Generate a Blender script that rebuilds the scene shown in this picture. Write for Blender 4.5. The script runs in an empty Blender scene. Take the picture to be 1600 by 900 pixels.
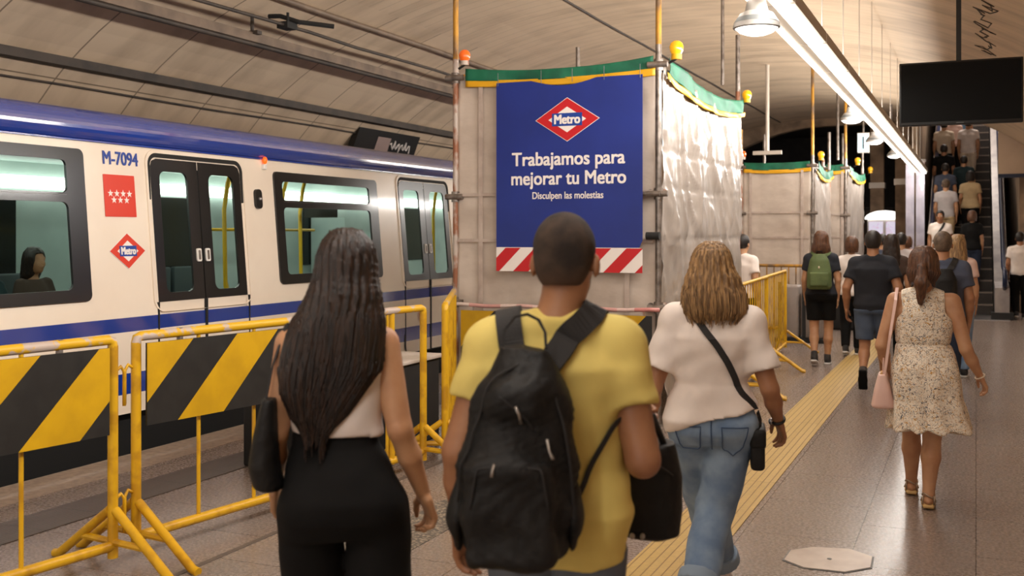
import bpy, bmesh, math, random
import numpy as np
from mathutils import Vector, Matrix
random.seed(7)
SC = bpy.context.scene
COL = SC.collection
PI = math.pi

# ------------------------------------------------------------------ camera
F_PX, EYE, YAW = 1650.0, 1.68, math.radians(23.72)
SN, CS = math.sin(YAW), math.cos(YAW)
cam_d = bpy.data.cameras.new('camera')
cam = bpy.data.objects.new('camera', cam_d); COL.objects.link(cam)
cam.location = (0, 0, EYE); cam.rotation_euler = (PI/2, 0, YAW)
cam_d.sensor_width = 36.0; cam_d.lens = 36.0*F_PX/1600.0
cam_d.shift_y = -85/1600.0
cam_d.clip_start = 0.05; cam_d.clip_end = 200
cam_d.dof.use_dof = True; cam_d.dof.focus_distance = 6.8; cam_d.dof.aperture_fstop = 3.2
SC.camera = cam
SC.view_settings.view_transform = 'Standard'; SC.view_settings.look = 'None'
SC.view_settings.gamma = 1.0; SC.view_settings.use_curve_mapping = False
SC.view_settings.exposure = 0.08

# ------------------------------------------------------------------ world (the rest of the lit station seen by reflections)
wd = bpy.data.worlds.new('world'); SC.world = wd; wd.use_nodes = True
wd.node_tree.nodes['Background'].inputs[0].default_value = (0.60, 0.555, 0.51, 1)
wd.node_tree.nodes['Background'].inputs[1].default_value = 2.1
WARM = (1.0, 0.955, 0.90)

def area(name, loc, sx, sy, power, color=WARM, rot=(0, 0, 0)):
    d = bpy.data.lights.new(name, 'AREA'); d.shape = 'RECTANGLE'; d.size = sx; d.size_y = sy
    d.energy = power; d.color = color
    o = bpy.data.objects.new(name, d); COL.objects.link(o); o.location = loc; o.rotation_euler = rot
    return o
LIGHT_X, LIGHT_Z = -1.13, 3.10
# the lit strip of luminaires over the platform (downward lamps lie under the diffusers; tilted fill lamps are added)
for k in range(9):
    y_ = -4.2+k*3.4
    area('strip_light', (LIGHT_X+.04, y_, LIGHT_Z-0.036), 0.06, 3.2, 24)
    area('strip_side_fill', (LIGHT_X-.145, y_, LIGHT_Z+0.02), 0.07, 3.2, 52, rot=(0, math.radians(84), 0))  # added fill aimed left to brighten the train side
    area('strip_up_fill', (LIGHT_X-.02, y_, LIGHT_Z+0.13), 0.06, 3.2, 52, rot=(0, math.radians(126), 0))  # added fill for the left vault; the housings have no upward diffuser

def W(px, Z):
    """ground position of something seen in column px at depth Z in front of the camera"""
    X = (px-800)/F_PX*Z
    return (-SN*Z+CS*X, CS*Z+SN*X)

# ------------------------------------------------------------------ materials
MATS = {}
def lin(c):
    return tuple((v/12.92 if v <= 0.04045 else ((v+0.055)/1.055)**2.4) for v in c)
def rgb(r, g, b): return lin((r/255, g/255, b/255))
def mat(name, col, rough=0.6, metal=0.0, col2=None, nscale=6.0, bump=0.0, bscale=60.0, emit=None, estr=0.0,
        spec=0.5, stretch=(1, 1, 1), lo=0.4, hi=0.65, sheen=0.0, coat=0.0, detail=4.0):
    m = bpy.data.materials.new(name); m.use_nodes = True; nt = m.node_tree
    b = nt.nodes['Principled BSDF']
    b.inputs['Base Color'].default_value = (*col, 1); b.inputs['Roughness'].default_value = rough
    b.inputs['Metallic'].default_value = metal; b.inputs['Specular IOR Level'].default_value = spec
    b.inputs['Coat Weight'].default_value = coat; b.inputs['Coat Roughness'].default_value = 0.08
    if sheen: b.inputs['Sheen Weight'].default_value = sheen
    if emit: b.inputs['Emission Color'].default_value = (*emit, 1); b.inputs['Emission Strength'].default_value = estr
    tc = nt.nodes.new('ShaderNodeTexCoord'); mp = nt.nodes.new('ShaderNodeMapping')
    mp.inputs['Scale'].default_value = stretch
    nt.links.new(tc.outputs['Object'], mp.inputs[0])
    if col2 is not None:
        n = nt.nodes.new('ShaderNodeTexNoise'); n.inputs['Scale'].default_value = nscale; n.inputs['Detail'].default_value = detail
        nt.links.new(mp.outputs[0], n.inputs['Vector'])
        r = nt.nodes.new('ShaderNodeMapRange'); r.inputs[1].default_value = lo; r.inputs[2].default_value = hi
        nt.links.new(n.outputs[0], r.inputs[0])
        mx = nt.nodes.new('ShaderNodeMix'); mx.data_type = 'RGBA'
        mx.inputs[6].default_value = (*col, 1); mx.inputs[7].default_value = (*col2, 1)
        nt.links.new(r.outputs[0], mx.inputs[0]); nt.links.new(mx.outputs[2], b.inputs['Base Color'])
    if bump:
        n2 = nt.nodes.new('ShaderNodeTexNoise'); n2.inputs['Scale'].default_value = bscale; n2.inputs['Detail'].default_value = 3
        nt.links.new(mp.outputs[0], n2.inputs['Vector'])
        bp = nt.nodes.new('ShaderNodeBump'); bp.inputs['Strength'].default_value = bump; bp.inputs['Distance'].default_value = 0.01
        nt.links.new(n2.outputs[0], bp.inputs['Height']); nt.links.new(bp.outputs[0], b.inputs['Normal'])
    MATS[name] = m
    return m
def glass_mat(name, tint, refl=0.12, rough=0.03):
    m = bpy.data.materials.new(name); m.use_nodes = True; nt = m.node_tree; nt.nodes.clear()
    o = nt.nodes.new('ShaderNodeOutputMaterial'); t = nt.nodes.new('ShaderNodeBsdfTransparent'); g = nt.nodes.new('ShaderNodeBsdfGlossy')
    t.inputs[0].default_value = (*tint, 1); g.inputs['Roughness'].default_value = rough
    lw = nt.nodes.new('ShaderNodeLayerWeight'); lw.inputs[0].default_value = refl
    mx = nt.nodes.new('ShaderNodeMixShader')
    ge = nt.nodes.new('ShaderNodeNewGeometry'); sb = nt.nodes.new('ShaderNodeMath'); sb.operation = 'SUBTRACT'; sb.inputs[0].default_value = 1; nt.links.new(ge.outputs['Backfacing'], sb.inputs[1])
    ml = nt.nodes.new('ShaderNodeMath'); ml.operation = 'MULTIPLY'; nt.links.new(lw.outputs['Fresnel'], ml.inputs[0]); nt.links.new(sb.outputs[0], ml.inputs[1])
    nt.links.new(ml.outputs[0], mx.inputs[0]); nt.links.new(t.outputs[0], mx.inputs[1]); nt.links.new(g.outputs[0], mx.inputs[2])
    nt.links.new(mx.outputs[0], o.inputs[0])
    MATS[name] = m
    return m

SKIN1 = mat('skin_light_tan', rgb(188, 142, 106), 0.5, col2=rgb(172, 122, 88), nscale=9, bump=0.05, bscale=200)
SKIN2 = mat('skin_warm', rgb(168, 119, 85), 0.5, col2=rgb(150, 101, 71), nscale=9, bump=0.05, bscale=200)
M_YEL = mat('yellow_paint', rgb(216, 166, 20), 0.42, col2=rgb(188, 138, 18), nscale=7, bump=0.08, bscale=40, lo=.5, hi=.62)
M_YELW = mat('worn_yellow_paint', rgb(216, 168, 24), 0.45, col2=rgb(186, 168, 155), nscale=9, bump=0.1, bscale=40, lo=.53, hi=.57)
M_BLACKBOARD = mat('black_board', rgb(26, 25, 24), 0.5, col2=rgb(34, 33, 31), nscale=12)
M_YELBOARD = mat('yellow_board', rgb(206, 160, 6), 0.45, col2=rgb(190, 146, 6), nscale=5)
M_STEEL = mat('galvanised_steel', rgb(150, 140, 132), 0.42, 0.7, col2=rgb(110, 100, 92), nscale=14)
M_RUST = mat('worn_orange_steel', rgb(150, 98, 70), 0.55, 0.2, col2=rgb(190, 176, 165), nscale=7, stretch=(1, 1, .6), lo=.45, hi=.55)
M_BRASSY = mat('worn_ochre_steel', rgb(190, 138, 50), 0.45, 0.3, col2=rgb(120, 96, 72), nscale=6, stretch=(1, 1, .5), lo=.45, hi=.6)
M_BLACK = mat('black_plastic', rgb(22, 21, 20), 0.4)
M_BLACKR = mat('black_rubber', rgb(26, 25, 24), 0.75)
M_DARKGAP = mat('dark_underframe', rgb(14, 13, 12), 0.9)
M_WHITEP = mat('white_train_paint', rgb(240, 226, 208), 0.28, col2=rgb(232, 216, 197), nscale=1.3, coat=0.3)
M_BLUEP = mat('blue_train_paint', rgb(20, 58, 150), 0.25, coat=1.0)
M_BLUEP.node_tree.nodes['Principled BSDF'].inputs['Coat IOR'].default_value = 2.2
M_WHITE = mat('white_plastic', rgb(232, 228, 222), 0.45)
M_BLUESIGN = mat('blue_banner_vinyl', rgb(24, 44, 124), 0.42, col2=rgb(27, 48, 134), nscale=2)
M_REDSIGN = mat('red_print', rgb(196, 24, 32), 0.45)
M_REDTRAIN = mat('red_decal', rgb(214, 56, 30), 0.4)
M_WHITEPR = mat('white_print', rgb(240, 232, 226), 0.5)
M_GLASS = glass_mat('train_glass', (0.80, 0.88, 0.85), 0.18)
M_CHROME = mat('brushed_steel', rgb(190, 188, 190), 0.28, 0.9, col2=rgb(150, 148, 150), nscale=4, stretch=(1, 1, 12))

# ------------------------------------------------------------------ object helpers
def tag(o, label=None, cat=None, group=None, kind=None):
    if label: o['label'] = label
    if cat: o['category'] = cat
    if group: o['group'] = group
    if kind: o['kind'] = kind
    return o
def thing(name, label, cat, loc=(0, 0, 0), rz=0.0, group=None):
    o = bpy.data.objects.new(name, None); COL.objects.link(o)
    o.empty_display_size = 0.1
    o.location = loc; o.rotation_euler = (0, 0, rz)
    return tag(o, label, cat, group)
def basis(o):
    M = Matrix.Identity(4)
    while o is not None:
        M = o.matrix_basis @ M; o = o.parent
    return M
def link_mesh(name, me, parent=None, local=False):
    o = bpy.data.objects.new(name, me); COL.objects.link(o)
    if parent is not None:
        if not local: me.transform(basis(parent).inverted())
        o.parent = parent
    return o
def copy_tree(o, parent=None):
    c = o.copy(); COL.objects.link(c)
    if parent is not None: c.parent = parent
    for ch in list(o.children): copy_tree(ch, c)
    return c
class MB:
    def __init__(s): s.v = []; s.f = []; s.m = []; s.cur = 0
    def quad(s, a, b, c, d):
        n = len(s.v); s.v += [tuple(a), tuple(b), tuple(c), tuple(d)]; s.f.append((n, n+1, n+2, n+3)); s.m.append(s.cur)
        return s
    def box(s, lo, hi, M=None):
        n = len(s.v)
        P = [(x, y, z) for z in (lo[2], hi[2]) for y in (lo[1], hi[1]) for x in (lo[0], hi[0])]
        if M is not None: P = [tuple(M @ Vector(p)) for p in P]
        s.v += P
        for f in ((0, 2, 3, 1), (4, 5, 7, 6), (0, 1, 5, 4), (2, 6, 7, 3), (0, 4, 6, 2), (1, 3, 7, 5)):
            s.f.append(tuple(n+i for i in f)); s.m.append(s.cur)
        return s
    def bbox(s, lo, hi, r=0.01, M=None, seg=3):
        """rounded box"""
        bm = bmesh.new(); bmesh.ops.create_cube(bm, size=1)
        for v in bm.verts: v.co = Vector(((lo[i]+hi[i])/2+v.co[i]*(hi[i]-lo[i]) for i in range(3)))
        bmesh.ops.bevel(bm, geom=bm.edges[:], offset=r, segments=seg, affect='EDGES', profile=0.5)
        return s.add_bm(bm, M)
    def add_bm(s, bm, M=None):
        n = len(s.v); bm.verts.ensure_lookup_table()
        for i, v in enumerate(bm.verts): v.index = i; s.v.append(tuple(M @ v.co) if M is not None else tuple(v.co))
        for f in bm.faces: s.f.append(tuple(n+v.index for v in f.verts)); s.m.append(s.cur)
        bm.free(); return s
    def add(s, V, F, M=None):
        n = len(s.v)
        s.v += [tuple(M @ Vector(p)) if M is not None else tuple(p) for p in V]
        for f in F: s.f.append(tuple(n+i for i in f)); s.m.append(s.cur)
        return s
    def tube(s, pts, r, n=10, cap=True, closed=False):
        pts = [Vector(p) for p in pts]; rs = r if isinstance(r, (list, tuple)) else [r]*len(pts)
        base = len(s.v); prev = None; K = len(pts)
        for i, p in enumerate(pts):
            if closed: t = pts[(i+1) % K]-pts[i-1]
            else: t = (pts[min(i+1, K-1)]-pts[max(i-1, 0)])
            t.normalize()
            if prev is None: a = Vector((0, 0, 1)) if abs(t.z) < 0.9 else Vector((1, 0, 0)); u = t.cross(a).normalized()
            else: u = (prev-t*prev.dot(t)).normalized()
            prev = u; w = t.cross(u)
            for j in range(n):
                an = 2*PI*j/n; s.v.append(tuple(p+(u*math.cos(an)+w*math.sin(an))*rs[i]))
        for i in range(K if closed else K-1):
            for j in range(n):
                a = base+i*n+j; b = base+i*n+(j+1) % n; c = base+((i+1) % K)*n+(j+1) % n; d = base+((i+1) % K)*n+j
                s.f.append((a, b, c, d)); s.m.append(s.cur)
        if cap and not closed:
            s.f.append(tuple(base+j for j in range(n))[::-1]); s.m.append(s.cur)
            s.f.append(tuple(base+(K-1)*n+j for j in range(n))); s.m.append(s.cur)
        return s
    def ribbon(s, pts, nrm, w, t=0.004):
        """flat strap of width w and thickness t along pts, nrm = outward normals"""
        pts = [Vector(p) for p in pts]; K = len(pts); base = len(s.v)
        nrm = [Vector(q).normalized() for q in nrm]; ws = w if isinstance(w, (list, tuple)) else [w]*K
        for i, p in enumerate(pts):
            tg = (pts[min(i+1, K-1)]-pts[max(i-1, 0)]).normalized(); b = tg.cross(nrm[i]).normalized(); nn = b.cross(tg)
            for sx, sn in ((-.5, 0), (.5, 0), (.5, 1), (-.5, 1)):
                s.v.append(tuple(p+b*sx*ws[i]+nn*sn*t))
        for i in range(K-1):
            for j in range(4):
                a = base+i*4+j; b2 = base+i*4+(j+1) % 4
                s.f.append((a, b2, b2+4, a+4)); s.m.append(s.cur)
        s.f.append((base+3, base+2, base+1, base)); s.m.append(s.cur)
        e = base+(K-1)*4; s.f.append((e, e+1, e+2, e+3)); s.m.append(s.cur)
        return s
    def lathe(s, prof, c=(0, 0, 0), n=24, M=None):
        base = len(s.v)
        for (r, z) in prof:
            for j in range(n):
                a = 2*PI*j/n; p = Vector((c[0]+r*math.cos(a), c[1]+r*math.sin(a), c[2]+z)); s.v.append(tuple(M @ p) if M is not None else tuple(p))
        for i in range(len(prof)-1):
            for j in range(n):
                s.f.append((base+i*n+j, base+i*n+(j+1) % n, base+(i+1)*n+(j+1) % n, base+(i+1)*n+j)); s.m.append(s.cur)
        return s
    def sphere(s, c, r, n=16):
        r = (r, r, r) if not isinstance(r, (tuple, list)) else r
        bm = bmesh.new(); bmesh.ops.create_uvsphere(bm, u_segments=n, v_segments=max(6, n//2), radius=1)
        for v in bm.verts: v.co = Vector((c[0]+v.co.x*r[0], c[1]+v.co.y*r[1], c[2]+v.co.z*r[2]))
        return s.add_bm(bm)
    def build(s, name, mats, parent=None, smooth=False, local=False):
        me = bpy.data.meshes.new(name); me.from_pydata([tuple(p) for p in s.v], [], s.f)
        for m in (mats if isinstance(mats, (list, tuple)) else [mats]): me.materials.append(m)
        me.polygons.foreach_set('material_index', s.m)
        bm = bmesh.new(); bm.from_mesh(me); bmesh.ops.recalc_face_normals(bm, faces=bm.faces[:]); bm.to_mesh(me); bm.free()
        if smooth: 
            me.shade_smooth() if hasattr(me, 'shade_smooth') else me.polygons.foreach_set('use_smooth', [True]*len(me.polygons))
            if smooth == 'auto':
                try: me.set_sharp_from_angle(angle=math.radians(40))
                except Exception: pass
        me.update()
        return link_mesh(name, me, parent, local)

def shape2d(loops, depth):
    """filled 2D outline (first loop outside, the others holes) with thickness -> (verts, faces), z from 0 to depth"""
    cu = bpy.data.curves.new('outline', 'CURVE'); cu.dimensions = '2D'; cu.fill_mode = 'BOTH'; cu.extrude = depth/2
    for lp in loops:
        sp = cu.splines.new('POLY'); sp.points.add(len(lp)-1)
        for i, p in enumerate(lp): sp.points[i].co = (p[0], p[1], 0, 1)
        sp.use_cyclic_u = True
    o = bpy.data.objects.new('outline', cu); COL.objects.link(o)
    dg = bpy.context.evaluated_depsgraph_get(); me = bpy.data.meshes.new_from_object(o.evaluated_get(dg))
    V = [(v.co.x, v.co.y, v.co.z+depth/2) for v in me.vertices]; Fc = [tuple(p.vertices) for p in me.polygons]
    bpy.data.objects.remove(o); bpy.data.curves.remove(cu); bpy.data.meshes.remove(me)
    return V, Fc
def rrect(x0, y0, x1, y1, r, n=6):
    out = []
    for cx, cy, a0 in ((x1-r, y1-r, 0), (x0+r, y1-r, 90), (x0+r, y0+r, 180), (x1-r, y0+r, 270)):
        for i in range(n+1):
            a = math.radians(a0+90*i/n); out.append((cx+r*math.cos(a), cy+r*math.sin(a)))
    return out
def text2d(txt, size, depth=0.002, bold=0.0, align='CENTER', xs=1.0):
    cu = bpy.data.curves.new('txt', 'FONT'); cu.body = txt; cu.size = size; cu.align_x = align; cu.extrude = depth/2
    cu.resolution_u = 4
    o = bpy.data.objects.new('txt', cu); COL.objects.link(o)
    dg = bpy.context.evaluated_depsgraph_get(); me = bpy.data.meshes.new_from_object(o.evaluated_get(dg))
    V = [(v.co.x*xs, v.co.y, v.co.z+depth/2) for v in me.vertices]; Fc = [tuple(p.vertices) for p in me.polygons]
    if bold:                                                       # heavier strokes: the same outline repeated a hair apart
        V0, F0, V, Fc = V, Fc, [], []
        for q_, (dx, dy) in enumerate(((-1, -.6), (-1, .6), (1, -.6), (1, .6), (0, 0))):
            n0 = len(V); V += [(p[0]+dx*bold, p[1]+dy*bold, p[2]+q_*.0003) for p in V0]; Fc += [tuple(n0+i for i in f) for f in F0]
    bpy.data.objects.remove(o); bpy.data.curves.remove(cu); bpy.data.meshes.remove(me)
    return V, Fc
# ================================================================== the station shell
def brickish(name, c1, c2, mortar, bw, bh, msize, rough, rot=(0, 0, 0), nscale=40, nmix=.35, stain=None, bump=.15, offset=.5, rvar=0):
    m = bpy.data.materials.new(name); m.use_nodes = True; nt = m.node_tree; b = nt.nodes['Principled BSDF']
    tc = nt.nodes.new('ShaderNodeTexCoord'); mp = nt.nodes.new('ShaderNodeMapping'); mp.inputs['Rotation'].default_value = rot
    nt.links.new(tc.outputs['Object'], mp.inputs[0])
    br = nt.nodes.new('ShaderNodeTexBrick'); br.offset = offset
    br.inputs['Color1'].default_value = (*c1, 1); br.inputs['Color2'].default_value = (*c2, 1); br.inputs['Mortar'].default_value = (*mortar, 1)
    br.inputs['Scale'].default_value = 1; br.inputs['Mortar Size'].default_value = msize; br.inputs['Mortar Smooth'].default_value = .2
    br.inputs['Brick Width'].default_value = bw; br.inputs['Row Height'].default_value = bh
    nt.links.new(mp.outputs[0], br.inputs[0])
    n = nt.nodes.new('ShaderNodeTexNoise'); n.inputs['Scale'].default_value = nscale; n.inputs['Detail'].default_value = 6; n.inputs['Roughness'].default_value = .7
    nt.links.new(tc.outputs['Object'], n.inputs[0])
    mr = nt.nodes.new('ShaderNodeMapRange'); mr.inputs[1].default_value = .3; mr.inputs[2].default_value = .7; mr.inputs[3].default_value = 1-nmix; mr.inputs[4].default_value = 1+nmix*.5
    nt.links.new(n.outputs[0], mr.inputs[0])
    mx = nt.nodes.new('ShaderNodeMix'); mx.data_type = 'RGBA'; mx.blend_type = 'MULTIPLY'; mx.inputs[0].default_value = 1
    nt.links.new(br.outputs[0], mx.inputs[6]); nt.links.new(mr.outputs[0], mx.inputs[7])
    last = mx.outputs[2]
    if stain:
        n2 = nt.nodes.new('ShaderNodeTexNoise'); n2.inputs['Scale'].default_value = stain[1]; n2.inputs['Detail'].default_value = 5
        mp2 = nt.nodes.new('ShaderNodeMapping'); mp2.inputs['Scale'].default_value = stain[3]
        nt.links.new(tc.outputs['Object'], mp2.inputs[0]); nt.links.new(mp2.outputs[0], n2.inputs[0])
        r2 = nt.nodes.new('ShaderNodeMapRange'); r2.inputs[1].default_value = .48; r2.inputs[2].default_value = .75; r2.inputs[4].default_value = stain[2]
        nt.links.new(n2.outputs[0], r2.inputs[0])
        m2 = nt.nodes.new('ShaderNodeMix'); m2.data_type = 'RGBA'; m2.inputs[7].default_value = (*stain[0], 1)
        nt.links.new(r2.outputs[0], m2.inputs[0]); nt.links.new(last, m2.inputs[6]); last = m2.outputs[2]
    nt.links.new(last, b.inputs['Base Color'])
    b.inputs['Roughness'].default_value = rough
    if rvar:
        r3 = nt.nodes.new('ShaderNodeMapRange'); r3.inputs[1].default_value = .3; r3.inputs[2].default_value = .7; r3.inputs[3].default_value = rough-rvar; r3.inputs[4].default_value = rough+rvar
        nt.links.new(n.outputs[0], r3.inputs[0]); nt.links.new(r3.outputs[0], b.inputs['Roughness'])
    bp = nt.nodes.new('ShaderNodeBump'); bp.inputs['Strength'].default_value = bump; bp.inputs['Distance'].default_value = .01
    nt.links.new(br.outputs['Fac'], bp.inputs['Height']); bp.invert = True; nt.links.new(bp.outputs[0], b.inputs['Normal'])
    return m
M_FLOOR = brickish('granite_tiles', rgb(144, 128, 118), rgb(137, 122, 113), rgb(84, 72, 66), .80, .60, .0035, .27, rot=(0, 0, PI/2), nscale=55, nmix=.28, bump=.08, rvar=.09, stain=(rgb(122, 102, 90), .9, .5, (1, 1, 1)))
def vault_mat():
    m = bpy.data.materials.new('vault_panels'); m.use_nodes = True; nt = m.node_tree; b = nt.nodes['Principled BSDF']
    L = nt.links.new; N = nt.nodes.new
    def math_(op, a, bb=None, c=None):
        n = N('ShaderNodeMath'); n.operation = op
        for i, v in enumerate((a, bb, c)):
            if v is None: continue
            if isinstance(v, (int, float)): n.inputs[i].default_value = v
            else: L(v, n.inputs[i])
        return n.outputs[0]
    tc = N('ShaderNodeTexCoord'); sx = N('ShaderNodeSeparateXYZ'); L(tc.outputs['Object'], sx.inputs[0])
    def noise(scale, st, det=5):
        mp = N('ShaderNodeMapping'); mp.inputs['Scale'].default_value = st; L(tc.outputs['Object'], mp.inputs[0])
        n = N('ShaderNodeTexNoise'); n.inputs['Scale'].default_value = scale; n.inputs['Detail'].default_value = det; L(mp.outputs[0], n.inputs[0]); return n.outputs[0]
    wob = math_('MULTIPLY', noise(1.2, (1, 1, 1), 2), .03)
    def joint(coord, per, wd):
        f = math_('PINGPONG', math_('ADD', coord, wob), per/2); return math_('LESS_THAN', f, wd)
    wide = joint(sx.outputs['Y'], 1.15, .010)
    thin = joint(sx.outputs['Y'], .23, .006)
    low = math_('LESS_THAN', sx.outputs['X'], -6.6)
    thin = math_('MULTIPLY', thin, math_('SUBTRACT', 1, low)); wide = math_('MULTIPLY', wide, low)
    hz = math_('LESS_THAN', math_('ABSOLUTE', math_('SUBTRACT', sx.outputs['Z'], 3.27)), .006); hz = math_('MULTIPLY', hz, low)
    jt = math_('MAXIMUM', math_('MAXIMUM', wide, hz), math_('MULTIPLY', thin, .45))
    dirt = N('ShaderNodeMapRange'); dirt.inputs[1].default_value = .45; dirt.inputs[2].default_value = .75; dirt.inputs[4].default_value = .6; L(noise(1.6, (.6, 1.6, .6), 7), dirt.inputs[0])
    m1 = N('ShaderNodeMix'); m1.data_type = 'RGBA'; m1.inputs[6].default_value = (*rgb(212, 188, 160), 1); m1.inputs[7].default_value = (*rgb(158, 136, 112), 1); L(dirt.outputs[0], m1.inputs[0])
    m2 = N('ShaderNodeMix'); m2.data_type = 'RGBA'; m2.inputs[7].default_value = (*rgb(96, 78, 62), 1); L(math_('MULTIPLY', jt, .75), m2.inputs[0]); L(m1.outputs[2], m2.inputs[6])
    L(m2.outputs[2], b.inputs['Base Color']); b.inputs['Roughness'].default_value = .55
    bp = N('ShaderNodeBump'); bp.invert = True; bp.inputs['Strength'].default_value = .3; bp.inputs['Distance'].default_value = .01; L(jt, bp.inputs['Height']); L(bp.outputs[0], b.inputs['Normal'])
    return m
M_VAULT = vault_mat()
M_CONC = mat('grimy_concrete', rgb(170, 144, 118), 0.8, col2=rgb(120, 100, 82), nscale=2.2, bump=.2, bscale=20)
M_WALLW = mat('white_plaster', rgb(214, 196, 178), 0.6, col2=rgb(196, 176, 158), nscale=1.5)
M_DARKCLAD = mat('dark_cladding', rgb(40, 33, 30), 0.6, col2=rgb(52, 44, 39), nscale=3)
M_TACT = brickish('yellow_tactile_paving', rgb(198, 166, 98), rgb(190, 158, 90), rgb(138, 108, 58), .047, 2.4, .0035, .45, nscale=30, nmix=.15, bump=.5, offset=0)
M_BAND = brickish('grey_grooved_paving', rgb(104, 92, 86), rgb(98, 87, 82), rgb(66, 58, 54), .03, .40, .004, .5, nscale=40, nmix=.2, bump=.4, offset=0)
M_DOTS = mat('dark_studded_paving', rgb(92, 84, 76), .6, col2=rgb(150, 136, 118), nscale=45, lo=.5, hi=.58, bump=.5, bscale=45, detail=1)

Y0, Y1 = -9.0, 30.0
def vault(x):
    t = max(-1, min(1, (x+3.7)/5.8)); return 1.6+3.2*math.sqrt(max(0, 1-t*t))
EDGE = -5.90
mb = MB()                                                    # platform slab
mb.box((EDGE, Y0, -.35), (2.2, 40, 0)); mb.build('floor', M_FLOOR).__setitem__('kind', 'structure')
mb = MB().box((-10, Y0, -1.3), (EDGE-.002, 60, -1.1)); mb.build('floor_track', M_DARKGAP).__setitem__('kind', 'structure')
mb = MB().box((EDGE-.01, Y0, -1.1), (EDGE-.002, 40, -.04)); mb.build('wall_track', M_DARKGAP).__setitem__('kind', 'structure')
def band(name, x0, x1, ya, yb, m, z=.004):
    o = MB().box((x0, ya, -.01), (x1, yb, z)).build(name, m); o['kind'] = 'structure'; return o
band('trim_1', -1.615, -1.235, -4, 30, M_TACT, .006)
band('trim_2', -5.17, -4.81, -4, 30, M_BAND)
band('trim_3', -3.07, -2.74, -4, 8.4, M_DOTS)
band('trim_4', EDGE, EDGE+.42, -4, 30, mat('pale_edge_stone', rgb(166, 146, 128), .4, col2=rgb(140, 122, 106), nscale=20), .003)
band('trim_5', -3.62, -3.585, -4, 8.4, mat('grey_joint_strip', rgb(96, 84, 76), .5), .003)
# vault: swept shell from the track wall over the platform down to the right wall
prof = []
for i in range(49):
    a = PI-(PI-.0)*i/48
    x = -3.7+5.8*math.cos(a); prof.append((x, 1.6+3.2*math.sin(a)))
prof = [(-9.5, -1.3)] + prof
ys = [Y0+(24.6-Y0)*j/26 for j in range(27)] + [27, Y1]
mb = MB()
for (x0, z0), (x1, z1) in zip(prof, prof[1:]):
    for ya, yb in zip(ys, ys[1:]):
        if ya >= 24.5 and max(x0, x1) > -1.3: continue
        mb.quad((x0, ya, z0), (x1, ya, z1), (x1, yb, z1), (x0, yb, z0))
o = mb.build('ceiling', M_VAULT, smooth=True)
o['kind'] = 'structure'
# make sure the inside of the shell faces the room
MB().box((2.1, Y0, 0), (2.3, 23.5, 1.62)).build('wall_right', M_WALLW)['kind'] = 'structure'
# end wall with a dark arched opening on the left and the escalator well on the right
YE = 29.6
def arch(xa, xb, za, zc, n=16):
    return [(xa+(xb-xa)*i/n, za+(zc-za)*math.sin(PI*i/n)**.8) for i in range(n+1)]
outer = [(-9.7, -.2), (-9.7, 5.2), (2.4, 5.2), (2.4, -.2)]
hole = [(-7.4, .0)] + [(-7.4+5.6*i/14, 3.3+1.3*math.sin(min(1, i/9)*PI/2)) for i in range(15)] + [(-1.8, 0)]
mb = MB()
V, Fc = shape2d([[(-9.7, 0), (-7.4, 0)]+hole[1:-1]+[(-1.8, 0), (-1.35, 0), (-1.35, 5.2), (-9.7, 5.2)]], .3)
mb.add([(p[0], YE+p[2], p[1]) for p in V], Fc)
mb.build('wall_far', M_CONC)['kind'] = 'structure'
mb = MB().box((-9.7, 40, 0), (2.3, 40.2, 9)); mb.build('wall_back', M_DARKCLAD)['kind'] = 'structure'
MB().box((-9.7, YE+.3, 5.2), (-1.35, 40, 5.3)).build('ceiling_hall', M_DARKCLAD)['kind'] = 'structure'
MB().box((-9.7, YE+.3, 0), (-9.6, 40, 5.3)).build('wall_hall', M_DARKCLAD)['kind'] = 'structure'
# wall right of the escalator: white header above a passage
ESX0, ESX1 = -.98, .60
yR = 24.6
mb = MB().box((ESX1-.17, yR, 2.92), (2.6, yR+.2, 5.2)).box((1.95, yR, 0), (2.6, yR+.2, 2.92)); mb.build('wall_header', M_WALLW)['kind'] = 'structure'
MB().box((ESX1+.24, yR+.2, 0), (ESX1+.40, 40, 9)).build('wall_well_right', M_CONC)['kind'] = 'structure'
MB().box((-1.36, yR+1.5, 0), (-1.22, 40, 9)).build('wall_well_left', M_CONC)['kind'] = 'structure'
MB().box((ESX1-.17, yR-.01, 2.86), (2.6, yR+.05, 2.94)).build('trim_6', mat('dark_blue_trim', rgb(30, 44, 74), .4))['kind'] = 'structure'
MB().box((ESX1+.4, 33.0, 0), (3.2, 33.2, 3.4)).build('wall_passage', M_CONC)['kind'] = 'structure'
# pipes and cables on the vault
def on_vault(x, off): return vault(x)-off
def longpipe(name, label, cat, x, off, r, m, ya=-6, yb=29.4, box=None):
    z = vault(x)-off; mb = MB()
    if box: mb.box((x-box[0], ya, z-box[1]), (x+box[0], yb, z+box[1]))
    else: mb.tube([(x, ya+(yb-ya)*i/30, z+.006*math.sin(i*1.7)) for i in range(31)], r, 8)
    o = mb.build(name, m, smooth=not box); tag(o, label, cat); return o
M_PIPE = mat('dark_cable_tray', rgb(66, 56, 48), .6, col2=rgb(48, 41, 36), nscale=4)
M_PIPE2 = mat('grey_brown_pipe', rgb(120, 101, 84), .5, col2=rgb(96, 80, 66), nscale=4)
def solve_vault(k):
    """x on the left part of the vault that a sight line of steepness k meets"""
    best = min(((abs((vault(-x/100)-EYE)-k*x/100), x/100) for x in range(300, 945)), key=lambda t: t[0])
    return -best[1]
longpipe('cable_tray', 'thick dark cable tray running along the vault behind the train roof', 'cable tray', solve_vault(.212), .06, 0, M_PIPE, box=(.07, .045))
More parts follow.
